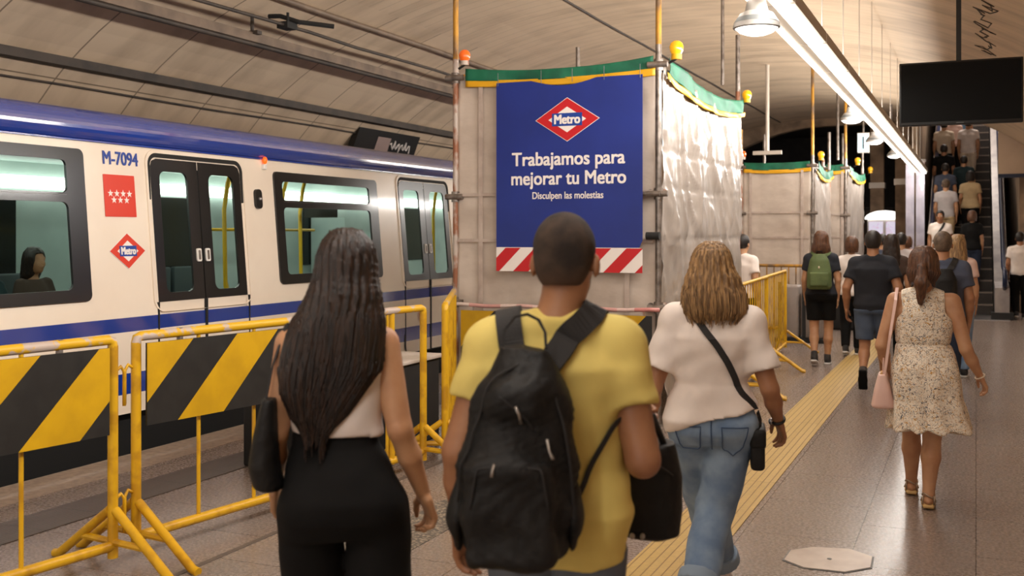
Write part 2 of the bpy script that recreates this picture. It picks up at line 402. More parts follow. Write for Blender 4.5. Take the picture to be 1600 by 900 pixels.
longpipe('cable', 'thin dark cable along the crown of the vault above the green hem', 'cable', -4.9, .015, .016, M_PIPE)
longpipe('conduit', 'pale brown conduit along the upper vault left of the scaffold pole', 'conduit', solve_vault(.375), .04, .035, M_PIPE2)
longpipe('thin_cable', 'thin cable line low on the track wall right above the train roof', 'cable', solve_vault(.180), .02, .012, M_PIPE)
# rigid overhead conductor above the train
ct = thing('overhead_conductor_rail', 'dark overhead conductor rail hanging above the train roof', 'conductor rail', (-7.3, 0, 3.6))
MB().box((-7.34, -6, 3.79), (-7.26, 29, 3.89)).build('rail_body', M_PIPE2, ct)
MB().tube([(-7.3, -6, 3.77), (-7.3, 29, 3.77)], .028, 8).build('contact_wire', M_PIPE, ct, smooth=True)
for i in range(6):
    y = 4.6+i*4.9
    MB().tube([(-7.3, y, 3.88), (-7.3, y, 4.10)], .02, 8).box((-7.40, y-.04, 3.87), (-7.20, y+.04, 3.91)).build('hanger', M_PIPE, ct)
fc = thing('feeder_cable', 'dark feeder cable with bracket arm hung under the vault over the train', 'cable', (-6.9, 0, 3.93))
MB().tube([(-6.9, -6+i, 3.95+.01*math.sin(i*2.1)) for i in range(36)], .02, 8).build('wire', M_PIPE, fc, smooth=True)
for y in (7.6, 9.6, 14.6, 19.6):
    mb = MB().tube([(-7.15, y, 4.08), (-7.0, y, 4.07), (-6.8, y+.06, 4.0), (-6.5, y+.3, 3.97)], .026, 8)
    mb.tube([(-6.9, y, 3.95), (-6.9, y, 4.1)], .016, 8).box((-6.98, y-.09, 3.92), (-6.84, y+.09, 3.99)); mb.build('bracket', M_BLACKR, fc)

# ------------------------------------------------------------------ the train
def xt(z): return -6.0-.087*max(0, min(1.38, z-1.0))
def on_train(V, Y, z, off): return [(xt(z+p[1])+off+p[2], Y+p[0], z+p[1]) for p in V]
train = thing('metro_train', 'white metro train with blue roof edge and blue stripes standing at the platform', 'train', (-7.3, 8, -1.1))
WINS = [(4.05, 5.92, 1.18, 2.31), (8.25, 10.12, 1.20, 2.27), (13.2, 15.0, 1.2, 2.27), (0.9, 2.4, 1.18, 2.3)]
DOORS = [(6.62, 7.76), (10.62, 11.84), (2.6, 3.8), (16, 17.2)]
ycuts = sorted(set([-5, -1.5] + [v for w in WINS for v in (w[0]+.04, w[1]-.04)] + [v for d in DOORS for v in (d[0]+.02, d[1]-.02)] + [20, 24, 28]))
zc = [.29, .44, .60, .92, 1.03, 1.24, 2.22, 2.38]
mb = MB()
for ya, yb in zip(ycuts, ycuts[1:]):
    isw = any(w[0] < (ya+yb)/2 < w[1] for w in WINS); isd = any(d[0] < (ya+yb)/2 < d[1] for d in DOORS)
    for za, zb in zip(zc, zc[1:]):
        if isd and zb < 2.3: continue
        if isw and za > 1.2 and zb < 2.3: continue
        mb.cur = 1 if (za in (.44, .92)) else 0
        mb.quad((xt(za), ya, za), (xt(za), yb, za), (xt(zb), yb, zb), (xt(zb), ya, zb))
mb.cur = 1
rp = [(xt(2.38), 2.38)]+[(-6.25+.175*math.cos(math.radians(t)), 2.475+.155*math.sin(math.radians(t))) for t in range(-32, 91, 9)]+[(-6.45, 2.655), (-6.7, 2.685), (-7.3, 2.70), (-7.9, 2.685), (-8.3, 2.62), (-8.5, 2.45), (-8.6, 1.5)]
for a, b in zip(rp, rp[1:]): mb.quad((a[0], -5, a[1]), (a[0], 28, a[1]), (b[0], 28, b[1]), (b[0], -5, b[1]))
mb.cur = 0; mb.quad((-8.6, -5, 1.5), (-8.6, 28, 1.5), (-8.6, 28, .29), (-8.6, -5, .29))
for y in (-5, 28):
    mb.quad((-6, y, .29), (-8.6, y, .29), (-8.6, y, 1.5), (-6.04, y, 1.5)); mb.quad((-6.04, y, 1.5), (-8.6, y, 1.5), (-8.5, y, 2.6), (-6.2, y, 2.6))
o = mb.build('car_body', [M_WHITEP, M_BLUEP], train, smooth='auto')
MB().box((-8.5, -5, -1.0), (-6.12, 28, .30)).build('underframe', M_DARKGAP, train)
MB().box((-6.14, -5, 2.372), (-6.105, 28, 2.384)).build('gutter', M_BLUEP, train)
M_INT = mat('pale_green_interior', rgb(190, 202, 198), .5, col2=rgb(166, 180, 176), nscale=1.2)
M_GREY = mat('grey_plastic', rgb(96, 98, 98), .5)
M_LAMPW = mat('lamp_white', rgb(255, 250, 240), .5, emit=(1, .97, .9), estr=5)
mb = MB().box((-8.55, -4.9, .3), (-8.5, 27.9, 2.6)).box((-8.5, -4.9, 2.38), (-6.2, 27.9, 2.42))
mb.build('interior_lining', M_INT, train)
MB().box((-8.5, -4.9, .31), (-6.1, 27.9, .33)).build('interior_floor', M_GREY, train)
for y in (-2, 1, 4.0, 7, 10, 13, 16, 19, 22):
    MB().box((-7.05, y, 2.33), (-6.85, y+2.4, 2.375)).build('interior_lamp', M_LAMPW, train)
MDARKW = mat('dark_window', rgb(34, 36, 36), .12)
MB().box((-8.5, -4.9, 2.12), (-8.40, 27.9, 2.24)).build('interior_lamp', M_LAMPW, train)
for y, w_ in ((3.2, 1.6), (5.7, 1.7), (9.3, .65), (12.15, .85), (14.9, .9)):
    MB().bbox((-8.5, y, 1.25), (-8.47, y+w_, 2.1), .01).build('far_window', MDARKW, train)
for y in (2.9, 5.4, 8.15, 12.3):
    MB().box((-8.45, y-.0, .33), (-7.0, y+.04, 2.0) if y in (5.4,) else (-7.9, y+.04, 1.9)).build('interior_screen', M_INT, train)
M_YELP = mat('yellow_pole', rgb(240, 190, 40), .35)
for (y, x) in ((6.95, -6.6), (7.85, -6.35), (8.9, -7.2), (9.75, -7.1), (8.7, -6.5), (11.0, -6.6), (11.95, -6.35), (9.4, -6.6)):
    MB().tube([(x, y+.16, 2.38), (x, y+.05, 2.15), (x, y, 1.9), (x, y+.02, 1.2), (x, y+.12, .9), (x, y+.12, .35)], .02, 8).build('grab_pole', M_YELP, train, smooth=True)
MB().tube([(-6.9, 8.3, 1.72), (-6.9, 10.1, 1.72)], .015, 8).build('grab_rail', M_YELP, train, smooth=True)
M_SEAT = mat('grey_seat', rgb(70, 78, 80), .6)
for y in (4.1, 4.75, 5.25, 6.34, 6.98, 8.5, 9.0, 9.5, 12.4, 13.3):
    MB().bbox((-8.4, y, .78), (-7.95, y+.44, .84), .02).bbox((-8.46, y, .84), (-8.38, y+.44, 1.3), .02).build('seat', M_SEAT, train, smooth='auto')
def frame_part(name, parent, loops, Y, z, off, dep, m):
    V, Fc = shape2d(loops, dep); mb = MB(); mb.add(on_train(V, Y, z, off), Fc); return mb.build(name, m, parent)
M_FRAME = mat('black_window_frame', rgb(26, 25, 25), .28, coat=.3)
for (ya, yb, za, zb) in WINS[:3]:
    w, h = yb-ya, zb-za
    up = rrect(.12, .80, w-.17, h-.09, .04); lo = rrect(.12, .09, w-.17, .73, .05)
    f = frame_part('window', train, [rrect(0, 0, w, h, .05), up, lo], ya, za, -.004, .022, M_FRAME)
    frame_part('window_pane', f, [up], ya, za, -.012, .006, M_GLASS); frame_part('window_pane', f, [lo], ya, za, -.012, .006, M_GLASS)
    MB().tube([(xt(za+.78)+.012, ya+.13, za+.785), (xt(za+.78)+.012, yb-.18, za+.785)], .006, 6).build('slider_rail', M_CHROME, f)
for (ya, yb) in DOORS[:3]:
    c = (ya+yb)/2
    frame_part('door_seal', train, [rrect(ya-c-.035, .29, yb-c+.035, 2.34, .10), rrect(ya-c, .30, yb-c, 2.30, .07)], c, 0, -.008, .016, M_BLACKR)
    frame_part('door_surround', train, [rrect(ya-c-.05, 1.05, yb-c+.05, 2.36, .11), rrect(ya-c-.03, 1.051, yb-c+.03, 2.335, .10)], c, 0, -.002, .014, M_WHITEP)
    for sgn in (-1, 1):
        w = (yb-ya)/2-.012; x0 = c+.006 if sgn > 0 else c-.006-w
        gl = rrect(.10, 1.20, w-.13, 2.19, .06) if sgn < 0 else rrect(.13, 1.20, w-.10, 2.19, .06)
        d = frame_part('door', train, [[(0, 1.13), (w, 1.13)]+([(w, 2.29), (.07, 2.29), (.02, 2.27), (0, 2.22)] if sgn < 0 else [(w, 2.22), (w-.02, 2.27), (w-.07, 2.29), (0, 2.29)]), gl], x0, 0, -.016, .02, M_FRAME)
        frame_part('door_window', d, [gl], x0, 0, -.02, .006, M_GLASS)
        mb = MB()
        for k, (za, zb) in enumerate(((.30, .44), (.44, .60), (.60, .92), (.92, 1.03), (1.03, 1.13))):
            mb.cur = 1 if k in (1, 3) else 0
            mb.box((-6.03, x0, za), (xt(zb)-.002, x0+w, zb))
        mb.build('lower_panel', [M_WHITEP, M_BLUEP], d)
        yy = x0+w-.05 if sgn < 0 else x0+.05
        V, Fc = shape2d([rrect(-.028, -.055, .028, .055, .015)], .012); b = MB(); b.add(on_train(V, yy, 1.50, .004), Fc); b.build('door_button', M_WHITE, d)
        b = MB(); V, Fc = shape2d([rrect(-.012, -.04, .012, .04, .008)], .004); b.add(on_train(V, yy, 1.50, .016), Fc); b.build('button_mark', M_STEEL, d)
    MB().box((-6.05, c-.013, .3), (-5.994, c+.013, 1.13)).build('door_gap', M_BLACKR, train)
    for ye in (ya-.012, yb+.002): MB().box((-6.05, ye, .3), (-5.996, ye+.016, 1.13)).build('door_seam', M_BLACKR, train)
# little things on the flank
def on_px_train(px): 
    u = (px-800)/F_PX; Z = 6.06/(SN-CS*u); return CS*Z+SN*u*Z, Z
V, Fc = text2d('M-7094', .145, .002, .003, xs=.84); mb = MB(); yy, _ = on_px_train(195); mb.add(on_train(V, yy, 2.215, .003), Fc); mb.build('car_number', mat('blue_lettering', rgb(36, 66, 150), .4), train)
def logo(parent, place, w, h, mred, name='metro_logo'):
    """red rhombus with a white rim and core and a blue bar with the word Metro; place(V, lift) puts flat shapes on the thing"""
    def dia(a, b): return [(-a, 0), (0, -b), (a, 0), (0, b)]
    V, Fc = shape2d([dia(w/2*1.03, h/2*1.03)], .002); root = MB().add(place(V, .001), Fc).build(name, M_WHITEPR, parent)
    V, Fc = shape2d([dia(w/2, h/2)], .002); MB().add(place(V, .003), Fc).build('rhombus', mred, root)
    V, Fc = shape2d([dia(w*.30, h*.30)], .002); MB().add(place(V, .005), Fc).build('rhombus_core', M_WHITEPR, root)
    V, Fc = shape2d([[(-w*.24, -h*.15), (w*.24, -h*.15), (w*.24, h*.15), (-w*.24, h*.15)]], .002); MB().add(place(V, .007), Fc).build('name_bar', mat('logo_blue', rgb(24, 64, 150), .4), root)
    V, Fc = text2d('Metro', h*.30, .002, h*.012, xs=.86*min(1, w/h/1.56)); V = [(p[0], p[1]-h*.095, p[2]) for p in V]
    MB().add(place(V, .009), Fc).build('name', M_WHITEPR, root)
    return root
ly, _ = on_px_train(197)
logo(train, lambda V, l: on_train(V, ly, 1.545, l+.002), .37, .27, M_REDTRAIN)
yf0, _ = on_px_train(166); yf1, _ = on_px_train(214.5)
fl = MB(); V, Fc = shape2d([rrect(0, 0, yf1-yf0, .325, .004)], .003); fl.add(on_train(V, yf0, 1.81, .002), Fc); flag = fl.build('flag_decal', M_REDTRAIN, train)
def star(cx, cy, r): return [(cx+(r if i % 2 == 0 else r*.4)*math.cos(PI/2+i*PI/5), cy+(r if i % 2 == 0 else r*.4)*math.sin(PI/2+i*PI/5)) for i in range(10)]
wfl = yf1-yf0
for row, n in ((.180, 4), (.130, 3)):
    for i in range(n):
        V, Fc = shape2d([star(wfl/2+(i-(n-1)/2)*.066, row, .030)], .002); MB().add(on_train(V, yf0, 1.81, .005), Fc).build('star', M_WHITEPR, flag)
yy, _ = on_px_train(405)
V, Fc = shape2d([rrect(-.045, -.09, .045, .09, .04)], .03); dv = MB().add(on_train(V, yy, 2.0, 0), Fc).build('door_camera', M_BLACK, train)
MB().sphere((xt(2)+.035, yy+.004, 2.0), .018, 10).build('lens', M_CHROME, dv, smooth=True)
yy, _ = on_px_train(418)
M_ORL = mat('orange_lamp_glass', rgb(238, 92, 30), .3, emit=rgb(250, 90, 20), estr=1.2)
lp = MB().bbox((-6.12, yy-.022, 2.28), (-6.08, yy+.022, 2.33), .008).build('marker_lamp', M_WHITE, train)
MB().sphere((-6.09, yy, 2.365), (.022, .026, .035), 12).build('lamp_glass', M_ORL, lp, smooth=True)
for yy, _ in (on_px_train(652),):
    V, Fc = shape2d([[(.075*math.cos(a*PI/12), .075*math.sin(a*PI/12)) for a in range(24)]], .002)
    st = MB().add(on_train(V, yy, .72, .02), Fc).build('round_sticker', M_REDTRAIN, train)
    V, Fc = shape2d([[(.05*math.cos(a*PI/12), .05*math.sin(a*PI/12)) for a in range(24)]], .002); MB().add(on_train(V, yy, .72, .023), Fc).build('sticker_centre', M_FRAME, st)
# sign on the track wall above the train
sg = thing('track_wall_sign', 'black sign with pale scrawl on the track wall just above the train roof', 'sign', (-8.8, 14.7, 3.0))
Ms = Matrix.Translation((-8.72, 14.75, 3.12)) @ Matrix.Rotation(math.radians(22), 4, 'Y')
MB().box((-.05, -.95, -.22), (.05, .95, .22), Ms).build('sign_box', M_BLACK, sg)
MB().box((.05, -.35, -.16), (.056, .05, .12), Ms).build('sign_panel', mat('grimy_pink', rgb(150, 128, 122), .6), sg)
pts = [Ms @ Vector((.065, .05+i*.035, .07*math.sin(i*1.9)+.02*math.cos(i*3.1))) for i in range(20)]
MB().tube(pts, .012, 6).build('scrawl', M_WHITEPR, sg)

# ------------------------------------------------------------------ luminaires
M_DIFF = mat('lit_diffuser', rgb(255, 250, 240), .5, emit=(1, .93, .83), estr=5)
M_LHOUSE = mat('lamp_housing', rgb(214, 204, 192), .4, .2)
def luminaire():
    r = thing('strip_luminaire', '', 'ceiling light')
    MB().box((-.10, -.735, .0), (.11, .735, .08)).build('housing', M_LHOUSE, r)
    MB().box((.0, -.73, -.035), (.08, .73, .0)).build('diffuser', M_DIFF, r)
    MB().box((-.135, -.73, -.02), (-.105, .73, .05)).build('side_diffuser', M_DIFF, r)
    MB().box((-.02, -.75, -.02), (.02, -.738, .11)).build('end_cap', M_LHOUSE, r)
    MB().tube([(-.02, 0, .09), (-.02, 0, 1.6)], .006, 6).build('hanger_rod', M_LHOUSE, r)
    return r
lum = None
ORD = 'first second third fourth fifth sixth seventh eighth ninth tenth eleventh twelfth thirteenth last'.split()
for k in range(8, 22):
    y = -6.1+k*1.5
    o = luminaire() if lum is None else copy_tree(lum); lum = lum or o
    o.location = (LIGHT_X, y, LIGHT_Z)
    o['label'] = '%s lit strip luminaire of the ceiling row, counting from the top edge' % ORD[k-8]
    o['group'] = 'row of strip lights over the platform'; o['category'] = 'ceiling light'
# zc of hanger rods stays under the vault at that x
dome = None
def make_dome():
    r = thing('dome_lamp', '', 'lamp')
    MB().lathe([(.0, .17), (.055, .165), (.07, .10), (.10, .085), (.135, .03), (.14, .0), (.13, -.005)], n=28).build('shade', mat('dome_shade', rgb(150, 145, 140), .5), r, smooth='auto')
    MB().lathe([(.0, -.045), (.06, -.040), (.10, -.025), (.125, -.002), (.128, .004)], n=28).build('bulb', mat('dome_glow', (1, 1, 1), .5, emit=(1, .95, .9), estr=3), r, smooth=True)
    MB().lathe([(.115, .062), (.133, .035), (.136, .03)], n=28).build('grey_band', M_GREY, r, smooth=True)
    MB().tube([(0, 0, .165), (.0, .0, .24), (.12, 0, .26), (.2, 0, .26)], .02, 8).build('arm', M_WHITE, r, smooth=True)
    return r
for i, (px, py, Z, lb) in enumerate([(1182, 44, 6.35, 'round white dome lamp glowing beside the nearest strip light'), (1331, 188, 13.2, 'white dome lamp below the strip lights above the far scaffold'),
                     (1366, 222, 17.5, 'small white dome lamp below the strip lights right of the lit hanging sign'), (1397, 244, 21.5, 'farthest small white dome lamp near the end of the light strip')]):
    x, y = W(px, Z); o = make_dome() if dome is None else copy_tree(dome); dome = dome or o
    o.location = (x, y, EYE-(py-365)/F_PX*Z); o['label'] = lb; o['group'] = 'dome lamps along the light strip'; o['category'] = 'lamp'

# ------------------------------------------------------------------ hanging screen
yS = 9.75; zS0, zS1 = 2.61, 3.155
sc_ = thing('hanging_screen', 'large black flat screen hanging from a dark pole near the escalator', 'screen', (-.1, yS, 2.9))
def xat(px, Y):
    u = (px-800)/F_PX; Z = Y/(CS+SN*u); return (-SN+CS*u)*Z
xa, xb = xat(1405, yS), xat(1599, yS)
MB().bbox((xa, yS, zS0), (xb, yS+.07, zS1), .008).build('casing', M_BLACK, sc_, smooth='auto')
MB().box((xa+.015, yS-.003, zS0+.03), (xb-.015, yS+.001, zS1-.015)).build('display', mat('off_display', rgb(9, 9, 9), .5, spec=.15), sc_)
MB().box(((xa+xb)/2-.03, yS-.004, zS0+.01), ((xa+xb)/2+.03, yS, zS0+.018)).build('maker_mark', M_GREY, sc_)
xm = (xa+xb)/2-.01
MB().box((xm-.02, yS+.02, zS1), (xm+.02, yS+.06, vault(xm)+.02)).build('pole', M_BLACK, sc_)
MB().box((xm-.12, yS+.05, zS0+.1), (xm+.12, yS+.1, zS1-.1)).build('bracket', M_BLACK, sc_)

# ------------------------------------------------------------------ scaffolds
M_SHEETM = mat('matte_grey_sheeting', rgb(205, 190, 176), .5, col2=rgb(186, 170, 156), nscale=2.5, bump=.35, bscale=9, stretch=(1, 1, 1.6))
M_SHEETG = mat('glossy_plastic_sheeting', rgb(166, 155, 146), .28, col2=rgb(144, 133, 124), nscale=3, bump=.35, bscale=11, stretch=(1, 1.4, .8), spec=.8)
M_GREEN = mat('green_hem', rgb(12, 104, 74), .6, col2=rgb(14, 84, 62), nscale=5, bump=.3, bscale=12)
M_YTAPE = mat('yellow_hem', rgb(222, 164, 24), .45)
from mathutils import noise as mn
def sheet(name, parent, p0, p1, z0, z1, out, m, amp=.012, sag=.03, nx=60, nz=60, creases=(), seed=0, shim=0.0, lowsag=0, ridge=0.0):
    p0, p1, out = Vector(p0), Vector(p1), Vector(out).normalized(); L = (p1-p0).length
    V, Fc = [], []
    for layer in (0, 1):
        for j in range(nz+1):
            for i in range(nx+1):
                s, t = i/nx, j/nz
                top = z1-sag*4*s*(1-s); bot = z0-lowsag*4*s*(1-s); z = bot+(top-bot)*t
                q = Vector((s*L*2.2+seed, t*(z1-z0)*1.1, seed)); d = amp*(mn.noise(q*1.3)*1.2+.5*abs(mn.noise(q*3.1))+.2*mn.noise(q*8))
                for (cz, ca) in creases: d -= ca*math.exp(-((z-cz)/.018)**2)
                d += amp*.9*math.sin((s*L*9+t*3.2)+2*mn.noise(q))*(.35+.65*(1-t))*.4
                if ridge:
                    qd = Vector((s*L*.9+t*1.5, t*.8-s*.4, seed+.5)); d += ridge*(1-min(1, abs(mn.noise(qd*1.7))*5))**2+ridge*.6*(1-min(1, abs(mn.noise(qd*4.3+Vector((3, 1, 0))))*4))**2
                d += shim
                p = p0.lerp(p1, s)+out*(d-.003*layer); V.append((p.x, p.y, z))
    N = (nx+1)*(nz+1)
    for j in range(nz):
        for i in range(nx):
            a = j*(nx+1)+i; Fc.append((a, a+1, a+nx+2, a+nx+1)); Fc.append((N+a, N+a+nx+1, N+a+nx+2, N+a+1))
    for i in range(nx):
        Fc.append((i, N+i, N+i+1, i+1)); b = nz*(nx+1)+i; Fc.append((b, b+1, N+b+1, N+b))
    for j in range(nz):
        a = j*(nx+1); Fc.append((a, a+nx+1, N+a+nx+1, N+a)); b = a+nx; Fc.append((b, N+b, N+b+nx+1, b+nx+1))
    mb = MB(); mb.v = V; mb.f = Fc; mb.m = [0]*len(Fc)
    return mb.build(name, m, parent, smooth=True)
def pole_part(parent, x, y, z0, z1, r=.026, split=None, mats=(M_STEEL, M_BRASSY)):
    mb = MB(); mb.tube([(x, y, z0), (x, y, split if split else z1)], r, 12)
    if split: mb.cur = 1; mb.tube([(x, y, split), (x, y, z1)], r*.96, 12)
    return mb.build('pole', list(mats), parent, smooth='auto')
def collar(parent, x, y, z, dx=.0):
    mb = MB().tube([(x, y, z-.05), (x, y, z+.05)], .042, 12); mb.tube([(x-.09+dx, y-.03, z), (x+.09+dx, y-.03, z)], .028, 10)
    return mb.build('clamp', M_STEEL, parent, smooth='auto')
M_SEAM = mat('sheeting_seam', rgb(176, 158, 146), .45, col2=rgb(196, 180, 168), nscale=8)
def scaffold(label, x0, x1, y0, y1, top, ptops, seed=0, fine=True, poleg=None, greenL=True):
    t = thing('scaffold_enclosure', label, 'scaffold', ((x0+x1)/2, (y0+y1)/2, 0))
    n = 64 if fine else 24
    corners = [(x0, y0), (x1, y0), (x1, y1), (x0, y1)]
    for i, (x, y) in enumerate(corners):
        pole_part(t, x, y, 0, ptops[i], .028, split=top+.1, mats=[(M_RUST, M_BRASSY), (M_STEEL, M_BRASSY), (M_RUST, M_STEEL), (M_STEEL, M_STEEL)][i])
        MB().box((x-.08, y-.08, 0), (x+.08, y+.08, .012)).build('base_plate', M_STEEL, t)
    o = .035
    cr = [(1.68, .01), (2.28, .008), (2.75, .006)]
    sheet('front_sheet', t, (x0+.02, y0+.01, 0), (x1-.02, y0+.01, 0), .06, top-.06, (0, -1, 0), M_SHEETM, .022, .03, n, n, cr, seed, .004)
    for sx_ in (.14, .86): MB().box((x0+(x1-x0)*sx_-.022, y0-.034, .1), (x0+(x1-x0)*sx_+.022, y0-.030, top-.15)).build('sheet_seam', M_SEAM, t)
    for sz_ in (1.62, 2.05): MB().box((x0+.04, y0-.036, sz_-.02), (x1-.04, y0-.033, sz_+.012)).build('sheet_seam', M_SEAM, t)
    sheet('side_sheet', t, (x1+.0, y0+.02, 0), (x1+.0, y1-.02, 0), .06, top-.08, (1, 0, 0), M_SHEETG, .035, .10, int(n*1.6), int(n*1.6), [(2.42, .012), (2.10, .010), (1.62, .012)], seed+5, .02, ridge=.028)
    sheet('back_sheet', t, (x0, y1, 0), (x1, y1, 0), .06, top-.06, (0, 1, 0), M_SHEETM, .02, .03, 20, 20, (), seed+7)
    sheet('side_sheet', t, (x0, y0, 0), (x0, y1, 0), .06, top-.06, (-1, 0, 0), M_SHEETM, .02, .03, 20, 20, (), seed+9)
    gx = x0+.12 if fine else x0+.05
    sheet('green_hem', t, (gx, y0-.012, 0), (x1-.04, y0-.012, 0), top-.115, top, (0, -1, 0), M_GREEN, .016, .055 if fine else .02, 50, 8, (), seed+2, .014, .035)
    sheet('yellow_hem', t, (gx, y0-.016, 0), (x1-.02, y0-.016, 0), top-.175, top-.11, (0, -1, 0), M_YTAPE, .012, .03, 50, 5, (), seed+3, .018, .03)
    sheet('green_hem', t, (x1+.02, y0+.12, 0), (x1+.02, y1, 0), top-.15, top+.0, (1, 0, 0), M_GREEN, .03, .12, 50, 8, (), seed+4, .05, .12)
    sheet('yellow_hem', t, (x1+.02, y0+.02, 0), (x1+.02, y1, 0), top-.20, top-.145, (1, 0, 0), M_YTAPE, .02, .12, 50, 5, (), seed+6, .055, .12)
    for z in (1.05, 2.05, top-.06):
        MB().tube([(x0-(.14 if z > 3 else .0), y0+.065, z), (x1+.05, y0+.065, z)], .022, 10).build('ledger', M_RUST if z < 3 else M_BRASSY, t, smooth='auto')
        MB().tube([(x1-.075, y0, z), (x1-.075, y1+.05, z)], .022, 10).build('ledger', M_STEEL, t, smooth='auto')
        collar(t, x0, y0, z-.02); collar(t, x1, y0, z-.02)
    return t
s1 = dict(x0=-4.54, x1=-2.55, y0=9.0, y1=12.37)
scaffold('near scaffold box wrapped in pale plastic sheeting carrying the blue banner', -4.54, -2.55, 9.0, 12.37, 3.24, [4.72, 4.7, 4.0, 4.0], 0)
# taped red marks and white sleeves of the near corner pole
cp = thing('clamped_strut', 'short dark strut clamped to the near corner pole right of the banner', 'strut', (-2.6, 8.93, 1.7))
MB().tube([(-2.64, 8.93, 1.66), (-2.52, 8.93, 1.66)], .035, 10).build('tube_end', M_BLACKR, cp, smooth='auto')
MB().tube([(-2.72, 8.93, 2.03), (-2.52, 8.93, 2.03)], .022, 10).tube([(-2.72, 8.93, 1.99), (-2.72, 8.93, 2.07)], .04, 10).build('hook', M_STEEL, cp, smooth='auto')
Z2 = 18.0; x2r, y2 = -2.55, 18.54; x2l = xat(1158, 18.54)
scaffold('middle distance sheeted scaffold behind the person with the green backpack', x2l, x2r, y2, 20.75, 2.92, [3.5, 4.63, 3.6, 3.6], 20, fine=False)
x3r = -2.29; y3 = 20.92; x3l = xat(1294, y3)
scaffold('farthest narrow sheeted scaffold next to the lit panels', x3l-.12, x3r, y3+.2, 24.4, 3.02, [3.05, 4.6, 3.9, 3.9], 40, fine=False)
# warning lamps
M_LAMPO = mat('orange_beacon', rgb(226, 96, 24), .25, emit=rgb(240, 100, 20), estr=.25, coat=.5)
M_LAMPY = mat('yellow_beacon', rgb(236, 172, 22), .25, emit=rgb(240, 170, 20), estr=.25, coat=.5)
def beacon(x, y, z, label, m, s=.82, hang=False, gr='warning beacons on the scaffolds'):
    t = thing('warning_beacon', label, 'warning light', (x, y, z), 0, gr)
    MB().lathe([(0, .15*s), (.03*s, .145*s), (.055*s, .125*s), (.068*s, .09*s), (.06*s, .045*s), (.045*s, .02*s), (.045*s, 0)], (x, y, z), 20).build('lens', m, t, smooth=True)
    MB().lathe([(.05*s, .02*s), (.05*s, -.03*s), (0, -.03*s)], (x, y, z), 16).build('base', M_RUST if m is M_LAMPO else M_YTAPE, t, smooth='auto')
    MB().tube([(x-.0, y, z-.02), (x-.07, y+.02, z-.05)], .012, 8).build('bracket', M_BLACKR, t)
x, y = W(726, 9.95); beacon(x, y, EYE+(365-98)/F_PX*9.95, 'orange beacon at the top left corner of the near scaffold', M_LAMPO)
x, y = W(1057, 9.2); beacon(x, y, EYE+(365-88)/F_PX*9.2, 'round yellow beacon at the top right corner beside the banner pole', M_LAMPY, .92)
x, y = W(1167, 12.3); beacon(x, y, EYE+(365-157)/F_PX*12.3, 'yellow beacon at the back right corner of the near scaffold', M_LAMPY)
for px, py, Z, lb, m in ((1283, 248, 18, 'small yellow beacon on the corner of the middle scaffold', M_LAMPY), (1340, 256, 21.2, 'small yellow beacon on the front corner of the farthest scaffold', M_LAMPY),
                         (1360, 269, 24.2, 'small yellow beacon at the far end of the farthest scaffold', M_LAMPY), (1161, 247, 18.4, 'small orange beacon at the left corner of the middle scaffold', M_LAMPO)):
    x, y = W(px, Z); beacon(x, y, EYE+(365-py)/F_PX*Z, lb, m, .85)

# banner
yB = 8.885; bx0, bx1, bz0, bz1 = -4.06, -2.66, 1.335, 3.07
bn = thing('banner', 'blue vinyl banner with the metro rhombus and Spanish lettering on the scaffold front', 'banner', ((bx0+bx1)/2, yB, bz0))
def on_ban(V, x, z, l): return [(x+p[0], yB-l-p[2], z+p[1]) for p in V]
n = 40; V = []; Fc = []
bl = [(bx0, 1.555), (bx1-.03, 1.555), (bx1-.01, 1.60), (bx1, 1.62)] + [(bx1, bz1)] + [(bx1-(bx1-bx0)*i/20, bz1-.055*max(0, math.sin(PI*min(1, max(0, (i-6)/9))))) for i in range(1, 21)]
V, Fc = shape2d([bl], .004)
MB().add(on_ban(V, 0, 0, 0), Fc).build('vinyl', M_BLUESIGN, bn)
def clip_strip(a, b, w, h):
    """part of the diagonal stripe a<x-y<b inside the w x h rectangle"""
    P = [(0, 0), (w, 0), (w, h), (0, h)]
    for k, s in ((a, 1), (b, -1)):
        out = []
        for i in range(len(P)):
            p, q = P[i], P[(i+1) % len(P)]; fp, fq = s*(p[0]-p[1]-k), s*(q[0]-q[1]-k)
            if fp >= 0: out.append(p)
            if fp*fq < 0: t = fp/(fp-fq); out.append((p[0]+(q[0]-p[0])*t, p[1]+(q[1]-p[1])*t))
        P = out
        if len(P) < 3: return None
    return P
V, Fc = shape2d([[(0, 0), (bx1-bx0, 0), (bx1-bx0, .21), (bx1-bx0-.03, .22), (0, .22)]], .004); foot = MB().add(on_ban(V, bx0, bz0, .001), Fc).build('striped_foot', M_WHITEPR, bn)
for k in range(-1, 9):
    P = clip_strip(-.12+k*.29, .03+k*.29, bx1-bx0, .215)
    if P: V, Fc = shape2d([P], .002); MB().add(on_ban(V, bx0, bz0, .006), Fc).build('red_stripe', M_REDSIGN, foot)
bc = (bx0+bx1)/2
lr = logo(bn, lambda V, l: on_ban(V, bc, 2.705, l+.004), .60, .385, M_REDSIGN)
for txt, sz, z, tw in (('Trabajamos para', .172, 2.30, 1.085), ('mejorar tu Metro', .172, 2.125, 1.10), ('Disculpen las molestias', .09, 1.995, .68)):
    V, Fc = text2d(txt, sz, .002, .0042 if sz > .1 else .0016); ww = max(p[0] for p in V)-min(p[0] for p in V)
    V = [(p[0]*tw/ww, p[1], p[2]) for p in V]; MB().add(on_ban(V, bc, z, .004), Fc).build('lettering', M_WHITEPR, bn)
for x in (bx0+.02, bx0+.45, bx0+.75, bx0+1.05, bx1-.02):
    MB().tube([(x, yB-.012, bz1-.03), (x, yB-.014, bz1+.09)], .003, 6).build('tie', M_GREY, bn)
